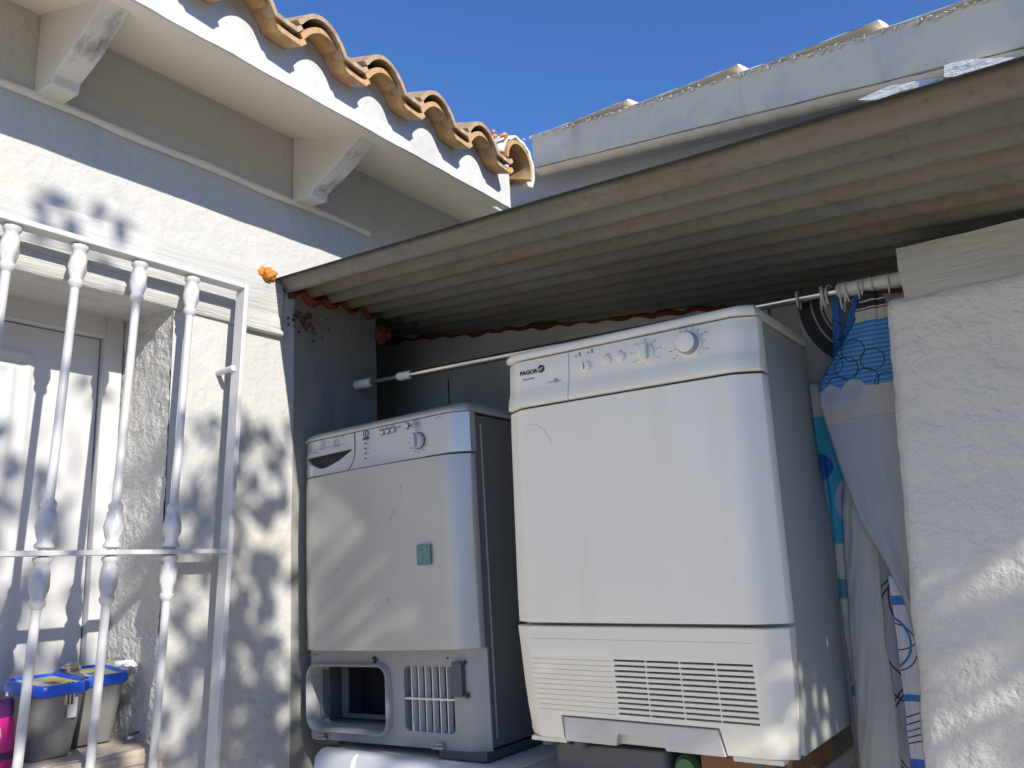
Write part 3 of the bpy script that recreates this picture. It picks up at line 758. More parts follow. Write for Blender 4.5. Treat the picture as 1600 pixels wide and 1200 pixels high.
# dials and buttons
YP = -.0045
kb = MB(); kb.lathe([(.0275, 0), (.0275, .003), (.0255, .004)], (.470, YP, .788), (0, -1, 0), 40); kb.build('dial_ring', enamel2, D1, smooth=40)
dial = MB().lathe([(.0235, 0), (.0232, .014), (.0215, .0165)], (.470, YP-.003, .788), (0, -1, 0), 40).build('dial', blueprint, D1, smooth=40)
MB().lathe([(.0205, 0), (.0202, .004), (.018, .0048), (.001, .005)], (.470, YP-.0180, .788), (0, -1, 0), 40).build('dial_cap', enamel2, D1, smooth=40)
kn = MB().lathe([(.0195, 0), (.0190, .004), (.0175, .005)], (.373, YP, .787), (0, -1, 0), 36).build('knob', enamel2, D1, smooth=40)
MB().box((.3655, YP-.017, .7705), (.3805, YP-.004, .8055)).build('knob_grip', louver_m, D1, bevel=.003)
for (x, z, r_) in ((.225, .782, .0125), (.279, .787, .0105), (.313, .788, .0105)):
    MB().lathe([(r_+.0015, 0), (r_+.0015, .0012), (r_, .0014), (r_*.96, .006), (r_*.8, .007)], (x, YP, z), (0, -1, 0), 28).build('button', enamel2, D1, smooth=40)
pr = MB()
for i in range(14):
    a = R(120-24*i); 
    if i in (13,): continue
    dash(pr, (.470+.0335*math.cos(a), .788+.0335*math.sin(a)), .005, .0012, a, YP-.0008)
    if i % 2 == 0 or i > 8: dash(pr, (.470+.0425*math.cos(a), .788+.0425*math.sin(a)), .007, .002, 0, YP-.0008)
for i in range(9):
    a = R(90-40*i); dash(pr, (.373+.0255*math.cos(a), .787+.0255*math.sin(a)), .004, .001, a, YP-.0008)
    dash(pr, (.373+.034*math.cos(a), .787+.030*math.sin(a)), .005, .0016, 0, YP-.0008)
for (x, z) in ((.201, .8105), (.233, .813)): dash(pr, (x, z), .006, .003, .3, YP-.0008)
for (x, z) in ((.282, .8005), (.313, .8015)): dash(pr, (x, z), .006, .0018, .2, YP-.0008)
pr.build('dial_markings', mark2, D1)
pm = MB()
for (x, z) in ((.211, .813), (.243, .8155)): pm.box((x-.0012, YP-.001, z-.0045), (x+.0012, YP, z+.0045))
pm.box((.2225, -.0125, .776), (.2245, -.011, .789))
split(pm.build('indicator', greyp2, D1))
text('FAGOR', .0135, (.0715, -.0052, .7945), mark, D1, bold=.0004, sx=1.1)
lg = MB(); lg.lathe([(.0092, 0), (.0092, .0008)], (.1065, -.0046, .7975), (0, -1, 0), 32); lg.build('logo', mark, D1)
def sw(P): return [((x-.1235)*.86+.1065, (z-.8)*.86+.7975) for x, z in P]
lg = MB(); lg.prism(sw([(.1125, .7975), (.118, .8015), (.1245, .8025), (.131, .8025), (.131, .8015), (.1245, .801), (.120, .7995)]), -.0062, -.0056, 'y'); lg.build('logo', enamel2, D1)
lg = MB(); lg.prism(sw([(.1155, .7955), (.120, .7975), (.127, .7978), (.127, .7968), (.1215, .796)]), -.0062, -.0056, 'y'); lg.build('logo', enamel2, D1)
text('Innovation', .0078, (.071, -.0052, .7795), mark2, D1, name='lettering')
text('CLASE C  6kg', .0062, (.140, -.0054, .762), mark2, D1, name='lettering')
MB().box((.141, -.0060, .7595), (.150, -.0054, .7685)).build('symbol', mark2, D1)
text('SF-60CEN', .0052, (.536, -.0042, .762), mark2, D1, name='lettering')
sc = MB().tube([(.072+.007*i, -.0165, .672-.00008*(i-2)**2*10-.0012*i) for i in range(10)], .0003, 4); sc.build('scratch', mark2, D1)

# ------------------------------------------------------------------ silver dryer
D2 = tag(empty('tumble_dryer', (-1.918, 1.62, .85), (0, -.0175, 0)), 'smaller silver grey tumble dryer with its lower flap missing, standing in the niche corner', 'tumble dryer')
W2 = .632
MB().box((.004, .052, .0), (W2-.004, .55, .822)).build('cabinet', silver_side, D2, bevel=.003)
shell(.003, W2-.003, [(.238, .012, 0), (.7, .012, 0), (.826, .011, 0)], .05, .05, crown=.004, yb=.051).build('gap_dark', gap_dark, D2)  # black backing that darkens the gaps between panels like shade
shell(.0, W2, [(.829, .001, 0), (.8295, -.001, 0), (.836, -.0005, 0), (.846, .010, .003), (.8545, .028, .010), (.857, .045, .018)], .04, .04, yb=.55).build('worktop', silver, D2, smooth=60)
MB().box((W2-.0045, .075, .02), (W2-.002, .079, .80)).build('side_seam', silver_pl, D2)
cp2rows = [(.722, .003, 0), (.7235, .0005, 0), (.74, -.001, 0), (.79, .0, 0), (.826, .001, 0), (.8275, .003, 0)]
cp2 = shell(0, W2, cp2rows, .05, .05, crown=.003).build('control_panel', silver_pl, D2, smooth=60)
edge = [(.2395, .832), (.2420, .80), (.2420, .768), (.2370, .750), (.2270, .7345), (.2120, .7225), (.208, .715)]
cuts = MB().prism([(-.05, .84)]+edge+[(-.05, .71)], -.06, .06, 'y')
cut(cp2, cuts)
d2 = shell(0, W2, cp2rows, .05, .05, crown=.003).build('water_drawer', silver_pl, D2, smooth=60)
e2 = [(x-.0055, z) for x, z in edge]
cut(d2, MB().prism([(.7, .84), (.7, .71)]+e2[::-1], -.06, .07, 'y'))
hp = [(.020, .7795), (.228, .782), (.222, .7760), (.176, .7560), (.128, .7435), (.107, .7405), (.085, .7440), (.045, .7620)]
cut(d2, MB().prism(hp, -.06, .022, 'y'))
MB().prism(hp, .020, .0225, 'y').build('drawer_grip', greyp2, D2)
MB().box((.229, .012, .722), (.2425, .02, .828)).build('drawer_gap', gap_dark, D2)
doorm = shell(0, W2, [(.2345, .0, .003), (.236, -.003, 0), (.34, -.006, 0), (.55, -.007, 0), (.70, -.005, 0), (.7160, -.003, 0), (.7175, .001, .001)], .055, .055, crown=.022, yb=.045).build('door', silver, D2, smooth=60)
lpz = shell(.004, .632, [(-.004, .030, 0), (.0, .029, 0), (.2, .028, 0), (.234, .028, 0)], .015, .05, yb=.056, amp=.8).build('lower_panel', greyp, D2, smooth=60)
op = rrect(.018, .026, .318, .190, .03, rr=(.035, .028, .03, .03))
c = MB().prism(op, -.05, .07, 'y')
c.prism(rrect(.371, .034, .538, .191, .012), -.05, .07, 'y')
cut(lpz, c)
# cabinet needs the cavity too
cab = [o for o in D2.children if o.name.startswith('cabinet')][0]
cut(cab, MB().box((.03, .02, .03), (.36, .45, .185)).box((.371, .02, .036), (.545, .30, .19)))
# rim of the opening
op_in = rrect(.018, .026, .318, .190, .03, n=6, rr=(.035, .028, .03, .03))
rim = MB(); n = len(op_in)
ctr = (.168, .108)
def offs(P, d):
    out = []; n = len(P)
    for i in range(n):
        a = P[i-1]; b = P[(i+1) % n]; dx, dz = b[0]-a[0], b[1]-a[1]; l = math.hypot(dx, dz) or 1; out.append((P[i][0]+dz/l*d, P[i][1]-dx/l*d))
    return out
lay = [(offs(op_in, .010), .030), (offs(op_in, .008), .012), (offs(op_in, .004), .008), (offs(op_in, 0), .012), (offs(op_in, -.003), .045), (offs(op_in, -.007), .075)]
vs = [(p[0], y, p[1]) for P_, y in lay for p in P_]
fs = [(i*n+j, i*n+(j+1) % n, (i+1)*n+(j+1) % n, (i+1)*n+j) for i in range(len(lay)-1) for j in range(n)]
rim.add(vs, fs); rim.build('opening_rim', greyp, D2, smooth=50)
MB().box((.048, .110, .040), (.075, .118, .180)).box((.075, .110, .040), (.330, .118, .052)).build('inner_frame', greyp2, D2)
MB().box((.0315, .077, .0335), (.350, .20, .0365)).build('cavity_floor', greyp2, D2)
MB().box((.0315, .2005, .034), (.359, .2035, .184)).build('cavity_back', dark, D2)
MB().box((.352, .078, .034), (.358, .2, .184)).build('cavity_side', dark, D2)
MB().box((.0305, .078, .0366), (.034, .2, .184)).build('cavity_side', greyp2, D2)
MB().box((.0345, .078, .181), (.3515, .2, .184)).build('cavity_top', dark, D2)
# vent grille bars
vg = MB()
for i in range(7):
    x = .371+.167*(i)/7+.0; 
    if i: vg.box((x-.0014, .031, .034), (x+.0014, .050, .191))
vg.box((.371, .030, .110), (.538, .046, .1145))
vg.build('vent_bars', louver_m, D2)
MB().box((.371, .10, .036), (.545, .103, .19)).build('vent_back', dark, D2)
MB().prism(rrect(.545, .122, .577, .204, .005), .012, .03, 'y').build('hinge', greyp2, D2, bevel=.002)
split(MB().tube([(.578, .022, .205), (.582, .022, .198)], .005, 8).tube([(.582, .022, .130), (.586, .022, .120)], .006, 8).build('hinge_pin', rust_dark, D2))
hs = MB()
for x, z in ((.03, .222), (.522, .212)): hs.lathe([(.0032, 0), (.0032, .002)], (x, .030, z), (0, -1, 0), 10)
hs.tube([(.262, .026, .212), (.278, .022, .206)], .004, 6).tube([(.268, .026, .216), (.270, .024, .196)], .003, 6)
split(hs.build('screw', rust_dark, D2))
lt = MB()
for x in (.065, .49):
    lt.box((x-.022, .014, -.002), (x+.016, .03, .004)); lt.tube([(x-.01, .018, .008), (x+.014, .018, .010)], .004, 8)
split(lt.build('lower_latch', greyp, D2, bevel=.001))
split(MB().box((.48, .03, -.024), (.63, .54, -.004)).box((.02, .03, -.014), (.12, .54, -.004)).build('base', greyp2, D2))
# printing on the silver dryer
Y2 = -.0052
pk = MB().lathe([(.0235, 0), (.0225, .002)], (.480, Y2+.001, .768), (0, -1, 0), 36); pk.build('dial_ring', greyp2, D2, smooth=40)
MB().lathe([(.0215, 0), (.0205, .008), (.0185, .010)], (.480, Y2-.001, .768), (0, -1, 0), 36).build('dial', silver_pl, D2, smooth=40)
gp = MB().box((.4765, Y2-.022, .7485), (.4845, Y2-.010, .7875)); gp.build('dial_grip', silver_pl, D2, bevel=.003)
pb = MB()
for x, z in ((.348, .8115), (.3685, .8120), (.3895, .8130), (.440, .8145)): pb.lathe([(.0082, 0), (.0082, .003), (.0070, .004)], (x, Y2+.001, z), (0, -1, 0), 24)
split(pb.build('button', silver_pl, D2, smooth=40))
pp = MB()
for x, z in ((.348, .8115), (.3685, .8120), (.3895, .8130), (.440, .8145)): ringm_(pp, (x, z), .0088, .0007, Y2-.0008)
for x in (.348, .3685, .3895): dash(pp, (x, .8165), .010, .003, 0, Y2-.0038)
for i in range(4): dash(pp, (.283, .789-.0142*i), .0065, .0036, 0, Y2-.0012); dash(pp, (.295, .789-.0142*i), .005, .001, 0, Y2-.0012)
dash(pp, (.4125, .8155), .008, .0028, 0, Y2-.001); dash(pp, (.4545, .8125), .008, .0026, 0, Y2-.001)
ringm_(pp, (.476, .8145), .0105, .0006, Y2-.0008, sx=1.35); ringm_(pp, (.476, .8145), .0055, .0006, Y2-.0008); ringm_(pp, (.476, .8145), .0030, .0006, Y2-.0008)
for i in range(9): a = R(100+22*i*1.3); dash(pp, (.480+.030*math.cos(a), .768+.030*math.sin(a)), .003, .0028, a, Y2-.001)
# programme table on the drawer
YD = -.0006
pp.box((.030, YD-.0042, .792), (.0308, YD-.0035, .8265)).box((.0308, YD-.0042, .792), (.082, YD-.0035, .7928)).box((.0308, YD-.0045, .8005), (.205, YD-.0038, .8009))
for cx in (.052, .108, .165):
    ringm_(pp, (cx, .8225), .0045, .0005, YD-.0046, n=8, sx=1.5)
    for j in range(5): dash(pp, (cx-.006, .8150-.0042*j), .0045, .0016, 0, YD-.0050); dash(pp, (cx+.006, .8150-.0042*j), .0035, .0012, 0, YD-.0050)
ringm_(pp, (.1915, .8235), .0045, .0005, YD-.0046, n=12)
pp.build('printed_markings', mark, D2)
ri = MB(); ringm_(ri, (.286, .8165), .0098, .0012, Y2-.0005, n=24); ri.box((.2850, Y2-.0012, .8105), (.2870, Y2, .8225)); ri.build('logo', mark, D2)
text('INDESIT', .0072, (.286, Y2-.0006, .8020), mark, D2, bold=.0003, sx=.98)
text('IDC 75', .0058, (.549, -.0008, .8195), mark2, D2, name='lettering')
st = MB().box((.480, -.0262, .443), (.526, -.0242, .495)); st.build('hand_sticker', sticker, D2)
sl_ = MB()
hand = [(.493, .447), (.489, .458), (.4875, .468), (.4905, .471), (.4935, .463), (.4945, .478), (.497, .4855), (.4995, .479), (.501, .487), (.504, .4885), (.5065, .486), (.5075, .478), (.5095, .483), (.5120, .481), (.5120, .470), (.5110, .458), (.508, .447)]
sl_.tube([(x, -.0266, z) for x, z in hand], .0006, 5)
sl_.build('sticker_hand_outline', sticker_l, D2)
nk = MB()
for i in range(26):
    x = rnd.uniform(.04, .5); z = rnd.uniform(.27, .69); L_ = rnd.uniform(.001, .004) if i % 5 else rnd.uniform(.007, .014)
    cc = 2*x/W2-1; y = -.0068-.022*(1-cc*cc)
    nk.tube([(x, y, z), (x+rnd.uniform(-.002, .003), y-.0002, z+L_)], .0005, 4)
nk.build('scratches', rust_dark, D2)

# ------------------------------------------------------------------ washers underneath
WM = tag(empty('washing_machine', (-1.795, 1.562, 0)), 'white washing machine under the silver dryer with its soap drawer pulled open', 'washing machine')
wmet = M('washer_plastic', (.62, .64, .66), .3, coat=.3)
MB().box((0, .03, .02), (.6, .58, .80)).build('cabinet', enamel, WM, bevel=.004)
MB().box((0, .055, .802), (.6, .6, .832)).build('worktop', enamel, WM, bevel=.006)
wp = MB()
# sloping control panel rising to a rounded top edge
wp.prism([(-.020, .70), (-.016, .785), (-.004, .828), (.012, .840), (.03, .840), (.03, .70)], .006, .150, 'x')
wp.prism([(-.012, .70), (-.008, .79), (.006, .832), (.022, .842), (.05, .842), (.05, .70)], .0, .6, 'x'); wpo = wp.build('control_panel', wmet, WM, bevel=.006)
wpo.data.transform(Matrix(((1, 0, 0, 0), (0, 1, 0, 0), (0, 0, 1, 0), (0, 0, 0, 1))))
MB().lathe([(.17, 0), (.175, .01), (.15, .03), (.12, .03)], (.3, .03, .4), (0, -1, 0), 40).build('porthole', silver_pl, WM, smooth=40)
MB().prism([(-.0095, .775), (-.0035, .812), (.004, .812), (.004, .775)], .195, .265, 'x').build('display', dark, WM)
MB().box((-.01, -.105, .735), (.125, -.082, .812)).box((.0, -.082, .74), (.118, -.02, .80)).build('soap_drawer', wmet, WM, bevel=.01)
text('C', .03, (.03, -.1062, .792), mark, WM, name='lettering')
MB().lathe([(.03, 0), (.028, .02)], (.47, .0, .76), (0, -1, 0), 30).build('dial', silver_pl, WM, smooth=40)
WN = tag(empty('washing_machine', (-1.16, 1.56, 0)), 'white washing machine hidden under the large white dryer, only its top edge in view', 'washing machine')
MB().box((0, .03, .02), (.6, .58, .80)).build('cabinet', enamel, WN, bevel=.004)
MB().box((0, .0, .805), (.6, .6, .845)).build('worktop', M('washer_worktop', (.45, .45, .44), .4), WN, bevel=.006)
MB().lathe([(.17, 0), (.175, .01), (.15, .03), (.12, .03)], (.3, .03, .4), (0, -1, 0), 40).build('porthole', silver_pl, WN, smooth=40)
MB().box((.0, .0, .70), (.6, .03, .80)).build('control_panel', enamel2, WN, bevel=.005)
# blocks that carry the big dryer
o = MB().prism(rrect(-1.065, 1.60, -.79, 1.95, .02), .8455, .909, 'z').build('plastic_crate', greyp2, bevel=.004); tag(o, 'flat black plastic crate propping the left end of the large white dryer', 'crate')
o = MB().box((-.71, 1.575, .8455), (-.565, 1.95, .917)).build('wooden_block', woodblock, bevel=.003); tag(o, 'brown wooden block wedged under the right end of the large white dryer', 'block')
o = MB().tube([(-.745, 1.59, .884), (-.74, 1.86, .884)], [.026, .026], 20).tube([(-.7445, 1.575, .884), (-.745, 1.59, .884)], [.02, .027], 20).build('rolled_mat', greenp, smooth=50); tag(o, 'small green rolled mat tucked between crate and wooden block under the white dryer', 'roll')

# ------------------------------------------------------------------ curtain rod, rings, curtain
RY = 1.856; z0r, z1r = 1.898, 1.848
def rp(x): return Vector((x, RY, z0r+(z1r-z0r)*(x+1.94)/(1.652)))
rod = tag(empty('curtain_rod', rp(-1.94)), 'telescopic steel curtain rod spanning the niche from house wall to beam', 'curtain rod')
def HR(mb, name, mat, **k):
    o = mb.build(name, mat, **k); o.parent = rod; o.matrix_parent_inverse = Matrix.Translation(-rod.location); return o
HR(MB().tube([rp(-1.935), rp(-1.70)], .0085, 16), 'inner_tube', steel_d, smooth=50)
HR(MB().tube([rp(-1.72), rp(-.40)], .0110, 20), 'outer_tube', steel, smooth=50)
HR(MB().tube([rp(-1.938), rp(-1.934), rp(-1.87), rp(-1.865)], [.013, .0155, .0150, .012], 20), 'end_cap', ivory, smooth=40)
HR(MB().tube([rp(-1.745), rp(-1.742), rp(-1.692), rp(-1.689)], [.0115, .0135, .0135, .0115], 20), 'collar', white_pl, smooth=40)
HR(MB().tube([rp(-.405), rp(-.400), rp(-.263)], [.0120, .0165, .0165], 24), 'end_sleeve', ivory, smooth=40)
rr_ = 0
ring0 = None
for i, (x, tilt, sw, L_) in enumerate(((-.490, .1, 0, .034), (-.440, .5, .2, .05), (-.434, .2, -.1, .05), (-.420, -.5, .3, .042), (-.396, .0, 0, .075), (-.389, .6, .2, .048), (-.378, -.5, -.2, .05), (-.358, .2, .1, .046), (-.352, .5, .3, .05), (-.336, .9, .2, .055), (-.298, .35, .1, .045))):
    c = rp(x); mb = MB(); n = 30; rr = .0195
    pts = []
    for k in range(n+1):
        a = R(-60+300*k/n)
        px = Vector((0, rr*math.cos(a), rr*math.sin(a)))
        if a > R(180) or a < 0: px.z *= L_/.030
        pts.append(px)
    mb.tube(pts, .0021, 8)
    o = mb.build('curtain_ring', ringm, smooth=60); o.location = c+Vector((0, 0, -.003)); o.rotation_euler = (0, R(14*sw), R(28*tilt))
    lab = ['pale curtain ring nearest the large white dryer, hanging alone', 'pale curtain ring, second from the dryer, in a tight pair', 'pale curtain ring, third from the dryer, in a tight pair', 'pale curtain ring, fourth from the dryer, turned outward',
           'longest pale curtain ring, hanging down in mid rod', 'pale curtain ring just right of the longest ring', 'pale curtain ring slanting away in mid rod, seventh from the dryer', 'pale curtain ring at the left end of the ivory rod sleeve', 'pale curtain ring next to the sleeve edge, ninth from the dryer',
           'pale curtain ring over the ivory sleeve with its tail crossing the black stripes', 'pale curtain ring nearest the beam end, around the ivory sleeve'][i]
    tag(o, lab, 'curtain ring', 'curtain rings on the steel rod')

def fabric(name, base, feats, rough=.7):
    """feats in object x,z metres: ('ring',cx,cz,r,w,col) ('band',z0,z1,col,[period,duty]) ('disc',cx,cz,r,col) ('arc',cx,cz,r0,r1,col)"""
    m = bpy.data.materials.new(name); m.use_nodes = True; nt = m.node_tree; N = nt.nodes; L = nt.links
    bs = N['Principled BSDF']; bs.inputs['Roughness'].default_value = rough
    tc = N.new('ShaderNodeTexCoord'); sp = N.new('ShaderNodeSeparateXYZ'); L.new(tc.outputs['Object'], sp.inputs[0])
    X, Z = sp.outputs[0], sp.outputs[2]
    def mth(op, a, b=0., c=0.):
        n = N.new('ShaderNodeMath'); n.operation = op
        for i, q in enumerate((a, b, c)):
            if isinstance(q, (int, float)): n.inputs[i].default_value = q
            else: L.new(q, n.inputs[i])
        return n.outputs[0]
    def between(q, a, b): return mth('MULTIPLY', mth('GREATER_THAN', q, a), mth('LESS_THAN', q, b))
    cur = None
    for f in feats:
        k = f[0]
        if k in ('ring', 'disc', 'arc'):
            dx = mth('SUBTRACT', X, f[1]); dz = mth('SUBTRACT', Z, f[2]); d = mth('SQRT', mth('ADD', mth('MULTIPLY', dx, dx), mth('MULTIPLY', dz, dz)))
            if k == 'ring': mk = between(d, f[3]-f[4], f[3]+f[4]); col = f[5]
            elif k == 'disc': mk = mth('LESS_THAN', d, f[3]); col = f[4]
            else: mk = between(d, f[3], f[4]); col = f[5]
            if k == 'arc' and len(f) > 6: mk = mth('MULTIPLY', mk, between(Z, f[6], f[7]))
        elif k == 'band':
            mk = between(Z, f[1], f[2]); col = f[3]
            if len(f) > 4:
                mk = mth('MULTIPLY', mk, mth('LESS_THAN', mth('FRACT', mth('DIVIDE', Z, f[4])), f[5]))
        elif k == 'rect': mk = mth('MULTIPLY', between(Z, f[1], f[2]), between(X, f[4], f[5])); col = f[3]
        mx = N.new('ShaderNodeMix'); mx.data_type = 'RGBA'; L.new(mk, mx.inputs['Factor'])
        if cur is None: mx.inputs['A'].default_value = (*base, 1)
        else: L.new(cur, mx.inputs['A'])
        mx.inputs['B'].default_value = (*col, 1); cur = mx.outputs['Result']
    if cur: L.new(cur, bs.inputs['Base Color'])
    else: bs.inputs['Base Color'].default_value = (*base, 1)
    ns = N.new('ShaderNodeTexNoise'); ns.inputs['Scale'].default_value = 9; L.new(tc.outputs['Object'], ns.inputs['Vector'])
    bp = N.new('ShaderNodeBump'); bp.inputs['Strength'].default_value = .35; bp.inputs['Distance'].default_value = .02; L.new(ns.outputs['Fac'], bp.inputs['Height']); L.new(bp.outputs[0], bs.inputs['Normal'])
    return m
cur_root = tag(empty('shower_curtain', (-.4, RY, 1.84)), 'bunched white shower curtain printed with blue stripes and black circles beside the white dryer', 'curtain')
FW = (.43, .41, .36); FG = (.25, .24, .21); BK = (.012, .012, .016); BL = (.035, .16, .40); BLL = (.10, .28, .52); TQ = (.03, .26, .38); DB = (.01, .06, .30); GY = (.30, .30, .33)
def drape(rows, yk, mat, wav=.006, waves=2, name='fold', bulge=.0, seed=0):
    """rows: (py, left px, right px) sized on the vertical plane y=yk, with folds in depth"""
    mb = MB(); nr = 90; nu = 26
    def at(t):
        py = rows[0][0]+(rows[-1][0]-rows[0][0])*t
        for a, b in zip(rows, rows[1:]):
            if py <= b[0]+1e-6:
                s = (py-a[0])/(b[0]-a[0]); return py, a[1]+(b[1]-a[1])*s, a[2]+(b[2]-a[2])*s
        return py, rows[-1][1], rows[-1][2]
    def fn(u, v):
        py, l, r_ = at(v); p = onp(l+(r_-l)*u, py, (0, yk, 0), (0, 1, 0))
        p.y += wav*math.sin(u*math.pi*2*waves+v*1.5+seed)*(.4+.6*v)-bulge*math.sin(u*math.pi)+.004*noise.noise(Vector((u*3, v*7, seed)))+.004*noise.noise(Vector((u*8+v*7, v*8, seed+3)))+.0015*noise.noise(Vector((u*20-v*12, v*18, seed+5)))
        return p
    mb.grid(fn, nu, nr)
    o = mb.build(name, mat, cur_root, smooth=80); o.matrix_parent_inverse = Matrix.Translation(-cur_root.location)
    md = o.modifiers.new('s', 'SOLIDIFY'); md.thickness = .0012
    return o
def wp_(px, py, y): p = onp(px, py, (0, y, 0), (0, 1, 0)); return p.x, p.z
# back layer: grey cloth with the black curved bands
yk = 1.90
q = lambda x, y_: wp_(x, y_, yk)
cx, cz = q(1375, 452); r1 = abs(q(1243, 470)[0]-cx)
mA = fabric('curtain_back_cloth', FG, [('arc', cx, cz, r1-.052, r1-.036, BK), ('arc', cx, cz, r1-.032, r1-.004, BK), ('arc', cx, cz, r1-.060, r1-.056, BK)])
drape([(458, 1243, 1330), (520, 1250, 1330), (600, 1262, 1330), (700, 1272, 1340), (900, 1296, 1380), (1100, 1325, 1400), (1260, 1345, 1410)], yk, mA, .004, 3, seed=1)
# long fold beside the dryer: turquoise, dark blue disc, black curves
yk = 1.884
a1, a2 = q(1268, 655)[0], q(1320, 655)[0]
zq = lambda y_: q(1300, y_)[1]
c1 = wp_(1281, 730, yk); c2 = wp_(1375, 780, yk); c3 = wp_(1270, 1010, yk)
mB = fabric('curtain_side_cloth', FW, [('rect', zq(850), zq(648), TQ, -1, -.384), ('disc', c1[0], c1[1], .030, DB), ('arc', c2[0]-.03, c2[1], .030, .046, GY, zq(860), zq(690)), ('arc', c2[0]-.03, c2[1], .050, .062, GY, zq(870), zq(700)),
    ('rect', zq(935), zq(905), (.08, .2, .25), -1, -.395), ('arc', c3[0]-.02, c3[1], .088, .091, BK), ('arc', c3[0]-.06, c3[1]-.05, .118, .121, BK), ('arc', c3[0]-.03, c3[1]-.12, .075, .078, BK), ('rect', zq(1085), zq(1070), BL, -1, -.40)])
drape([(600, 1264, 1330), (690, 1275, 1330), (850, 1303, 1352), (940, 1312, 1362), (1060, 1330, 1372), (1150, 1340, 1378), (1260, 1350, 1388)], yk, mB, .005, 1, seed=2)
# white rounded fold
mC = fabric('curtain_plain_cloth', FW, [])
drape([(720, 1322, 1372), (800, 1316, 1385), (870, 1320, 1392), (1000, 1330, 1400), (1100, 1338, 1408), (1260, 1348, 1418)], 1.872, mC, .003, 1, bulge=.018, seed=3)
# dark fold with black curves
c4 = wp_(1470, 985, 1.86)
mD = fabric('curtain_dark_cloth', (.26, .25, .27), [('arc', c4[0], c4[1], .118, .1215, BK), ('arc', c4[0]+.01, c4[1]-.02, .150, .153, BK), ('arc', c4[0]-.01, c4[1]-.2, .105, .108, BK), ('arc', c4[0], c4[1]-.2, .120, .123, BK), ('arc', c4[0]+.02, c4[1]+.06, .105, .108, BK)])
drape([(820, 1370, 1420), (900, 1376, 1440), (1000, 1384, 1450), (1100, 1400, 1460), (1260, 1416, 1475)], 1.858, mD, .004, 1, seed=4)
# striped edge fold at the right
c5 = wp_(1395, 1010, 1.842); c6 = wp_(1385, 1130, 1.842)
bz = lambda y_: wp_(1420, y_, 1.842)[1]
mE = fabric('curtain_edge_cloth', (.55, .55, .57), [('arc', c5[0], c5[1], .045, .0475, BK), ('arc', c5[0]+.01, c5[1]+.045, .05, .0525, BK), ('arc', c5[0]-.02, c5[1]+.01, .052, .057, BL), ('arc', c6[0], c6[1]+.16, .15, .1525, BK), ('arc', c6[0], c6[1]+.16, .163, .1655, BK), ('arc', c6[0], c6[1]+.16, .175, .178, BL),
    ('arc', c6[0], c6[1]+.16, .186, .1885, BK), ('arc', c6[0], c6[1]+.16, .197, .1995, BK), ('band', bz(1096), bz(1085), BL), ('band', bz(945), bz(930), BL), ('band', bz(1260), bz(1185), (.05, .12, .5))])
drape([(900, 1388, 1430), (940, 1394, 1450), (1000, 1402, 1455), (1100, 1414, 1462), (1260, 1430, 1476)], 1.842, mE, .003, 1, seed=5)
# narrow blue folds
yk = 1.866
mF = fabric('curtain_blue_cloth', (.02, .12, .36), [('ring', wp_(1300, 520, yk)[0], wp_(1300, 520, yk)[1], .026, .0012, BK), ('ring', wp_(1322, 560, yk)[0], wp_(1322, 560, yk)[1], .026, .0012, BK)])
drape([(462, 1304, 1314), (480, 1300, 1316), (560, 1301, 1318), (600, 1302, 1320)], yk, mF, .004, 1, bulge=.012, seed=6)
drape([(463, 1335, 1346), (500, 1322, 1342), (560, 1312, 1330), (600, 1305, 1325)], 1.86, mF, .004, 1, bulge=.008, seed=7)
# front flap: black top, white band, blue stripes with circles, then plain
yk = 1.835
P = lambda x, y_: wp_(x, y_, yk)
fe = [('band', P(1360, 483)[1], 3, BK), ('band', P(1360, 470)[1], P(1360, 468)[1], (.5, .5, .5)), ('band', P(1360, 481)[1], P(1360, 479)[1], (.5, .5, .5)),
      ('band', P(1360, 601)[1], P(1360, 500)[1], BL), ('band', P(1360, 601)[1], P(1360, 500)[1], BLL, .0098, .45)]
for (x, y_) in ((1333, 548), (1363, 561), (1323, 575), (1354, 592), (1310, 606), (1385, 598), (1300, 570)):
    c = P(x, y_); fe.append(('ring', c[0], c[1], .0235, .0011, BK))
for (x, y_) in ((1300, 620), (1335, 610)):
    c = P(x, y_); fe.append(('disc', c[0], c[1], .024, (.38, .38, .42)))
fe += [('band', 0, P(1360, 602)[1], FW), ]
for (x, y_) in ((1300, 612), (1326, 606)):
    c = P(x, y_); fe.append(('arc', c[0], c[1], 0, .030, (.36, .36, .42), 0, P(1360, 602)[1])); 
c = P(1392, 850); fe += [('arc', c[0], c[1], .0, .262, (.37, .375, .385), 0, P(1360, 640)[1]), ('arc', c[0], c[1], .266, .269, (.33, .33, .38), 0, P(1360, 640)[1]), ('arc', c[0], c[1]-.02, .247, .249, (.34, .34, .39), 0, P(1360, 640)[1])]
mG = fabric('curtain_front_cloth', FW, fe)
drape([(455, 1350, 1376), (470, 1344, 1384), (490, 1334, 1392), (497, 1338, 1394), (530, 1322, 1398), (565, 1300, 1402), (598, 1280, 1406), (625, 1279, 1408), (660, 1290, 1412), (740, 1316, 1418), (810, 1343, 1424), (880, 1384, 1432), (940, 1414, 1444), (1010, 1432, 1452)], yk, mG, .004, 1.3, name='front_flap', seed=8)

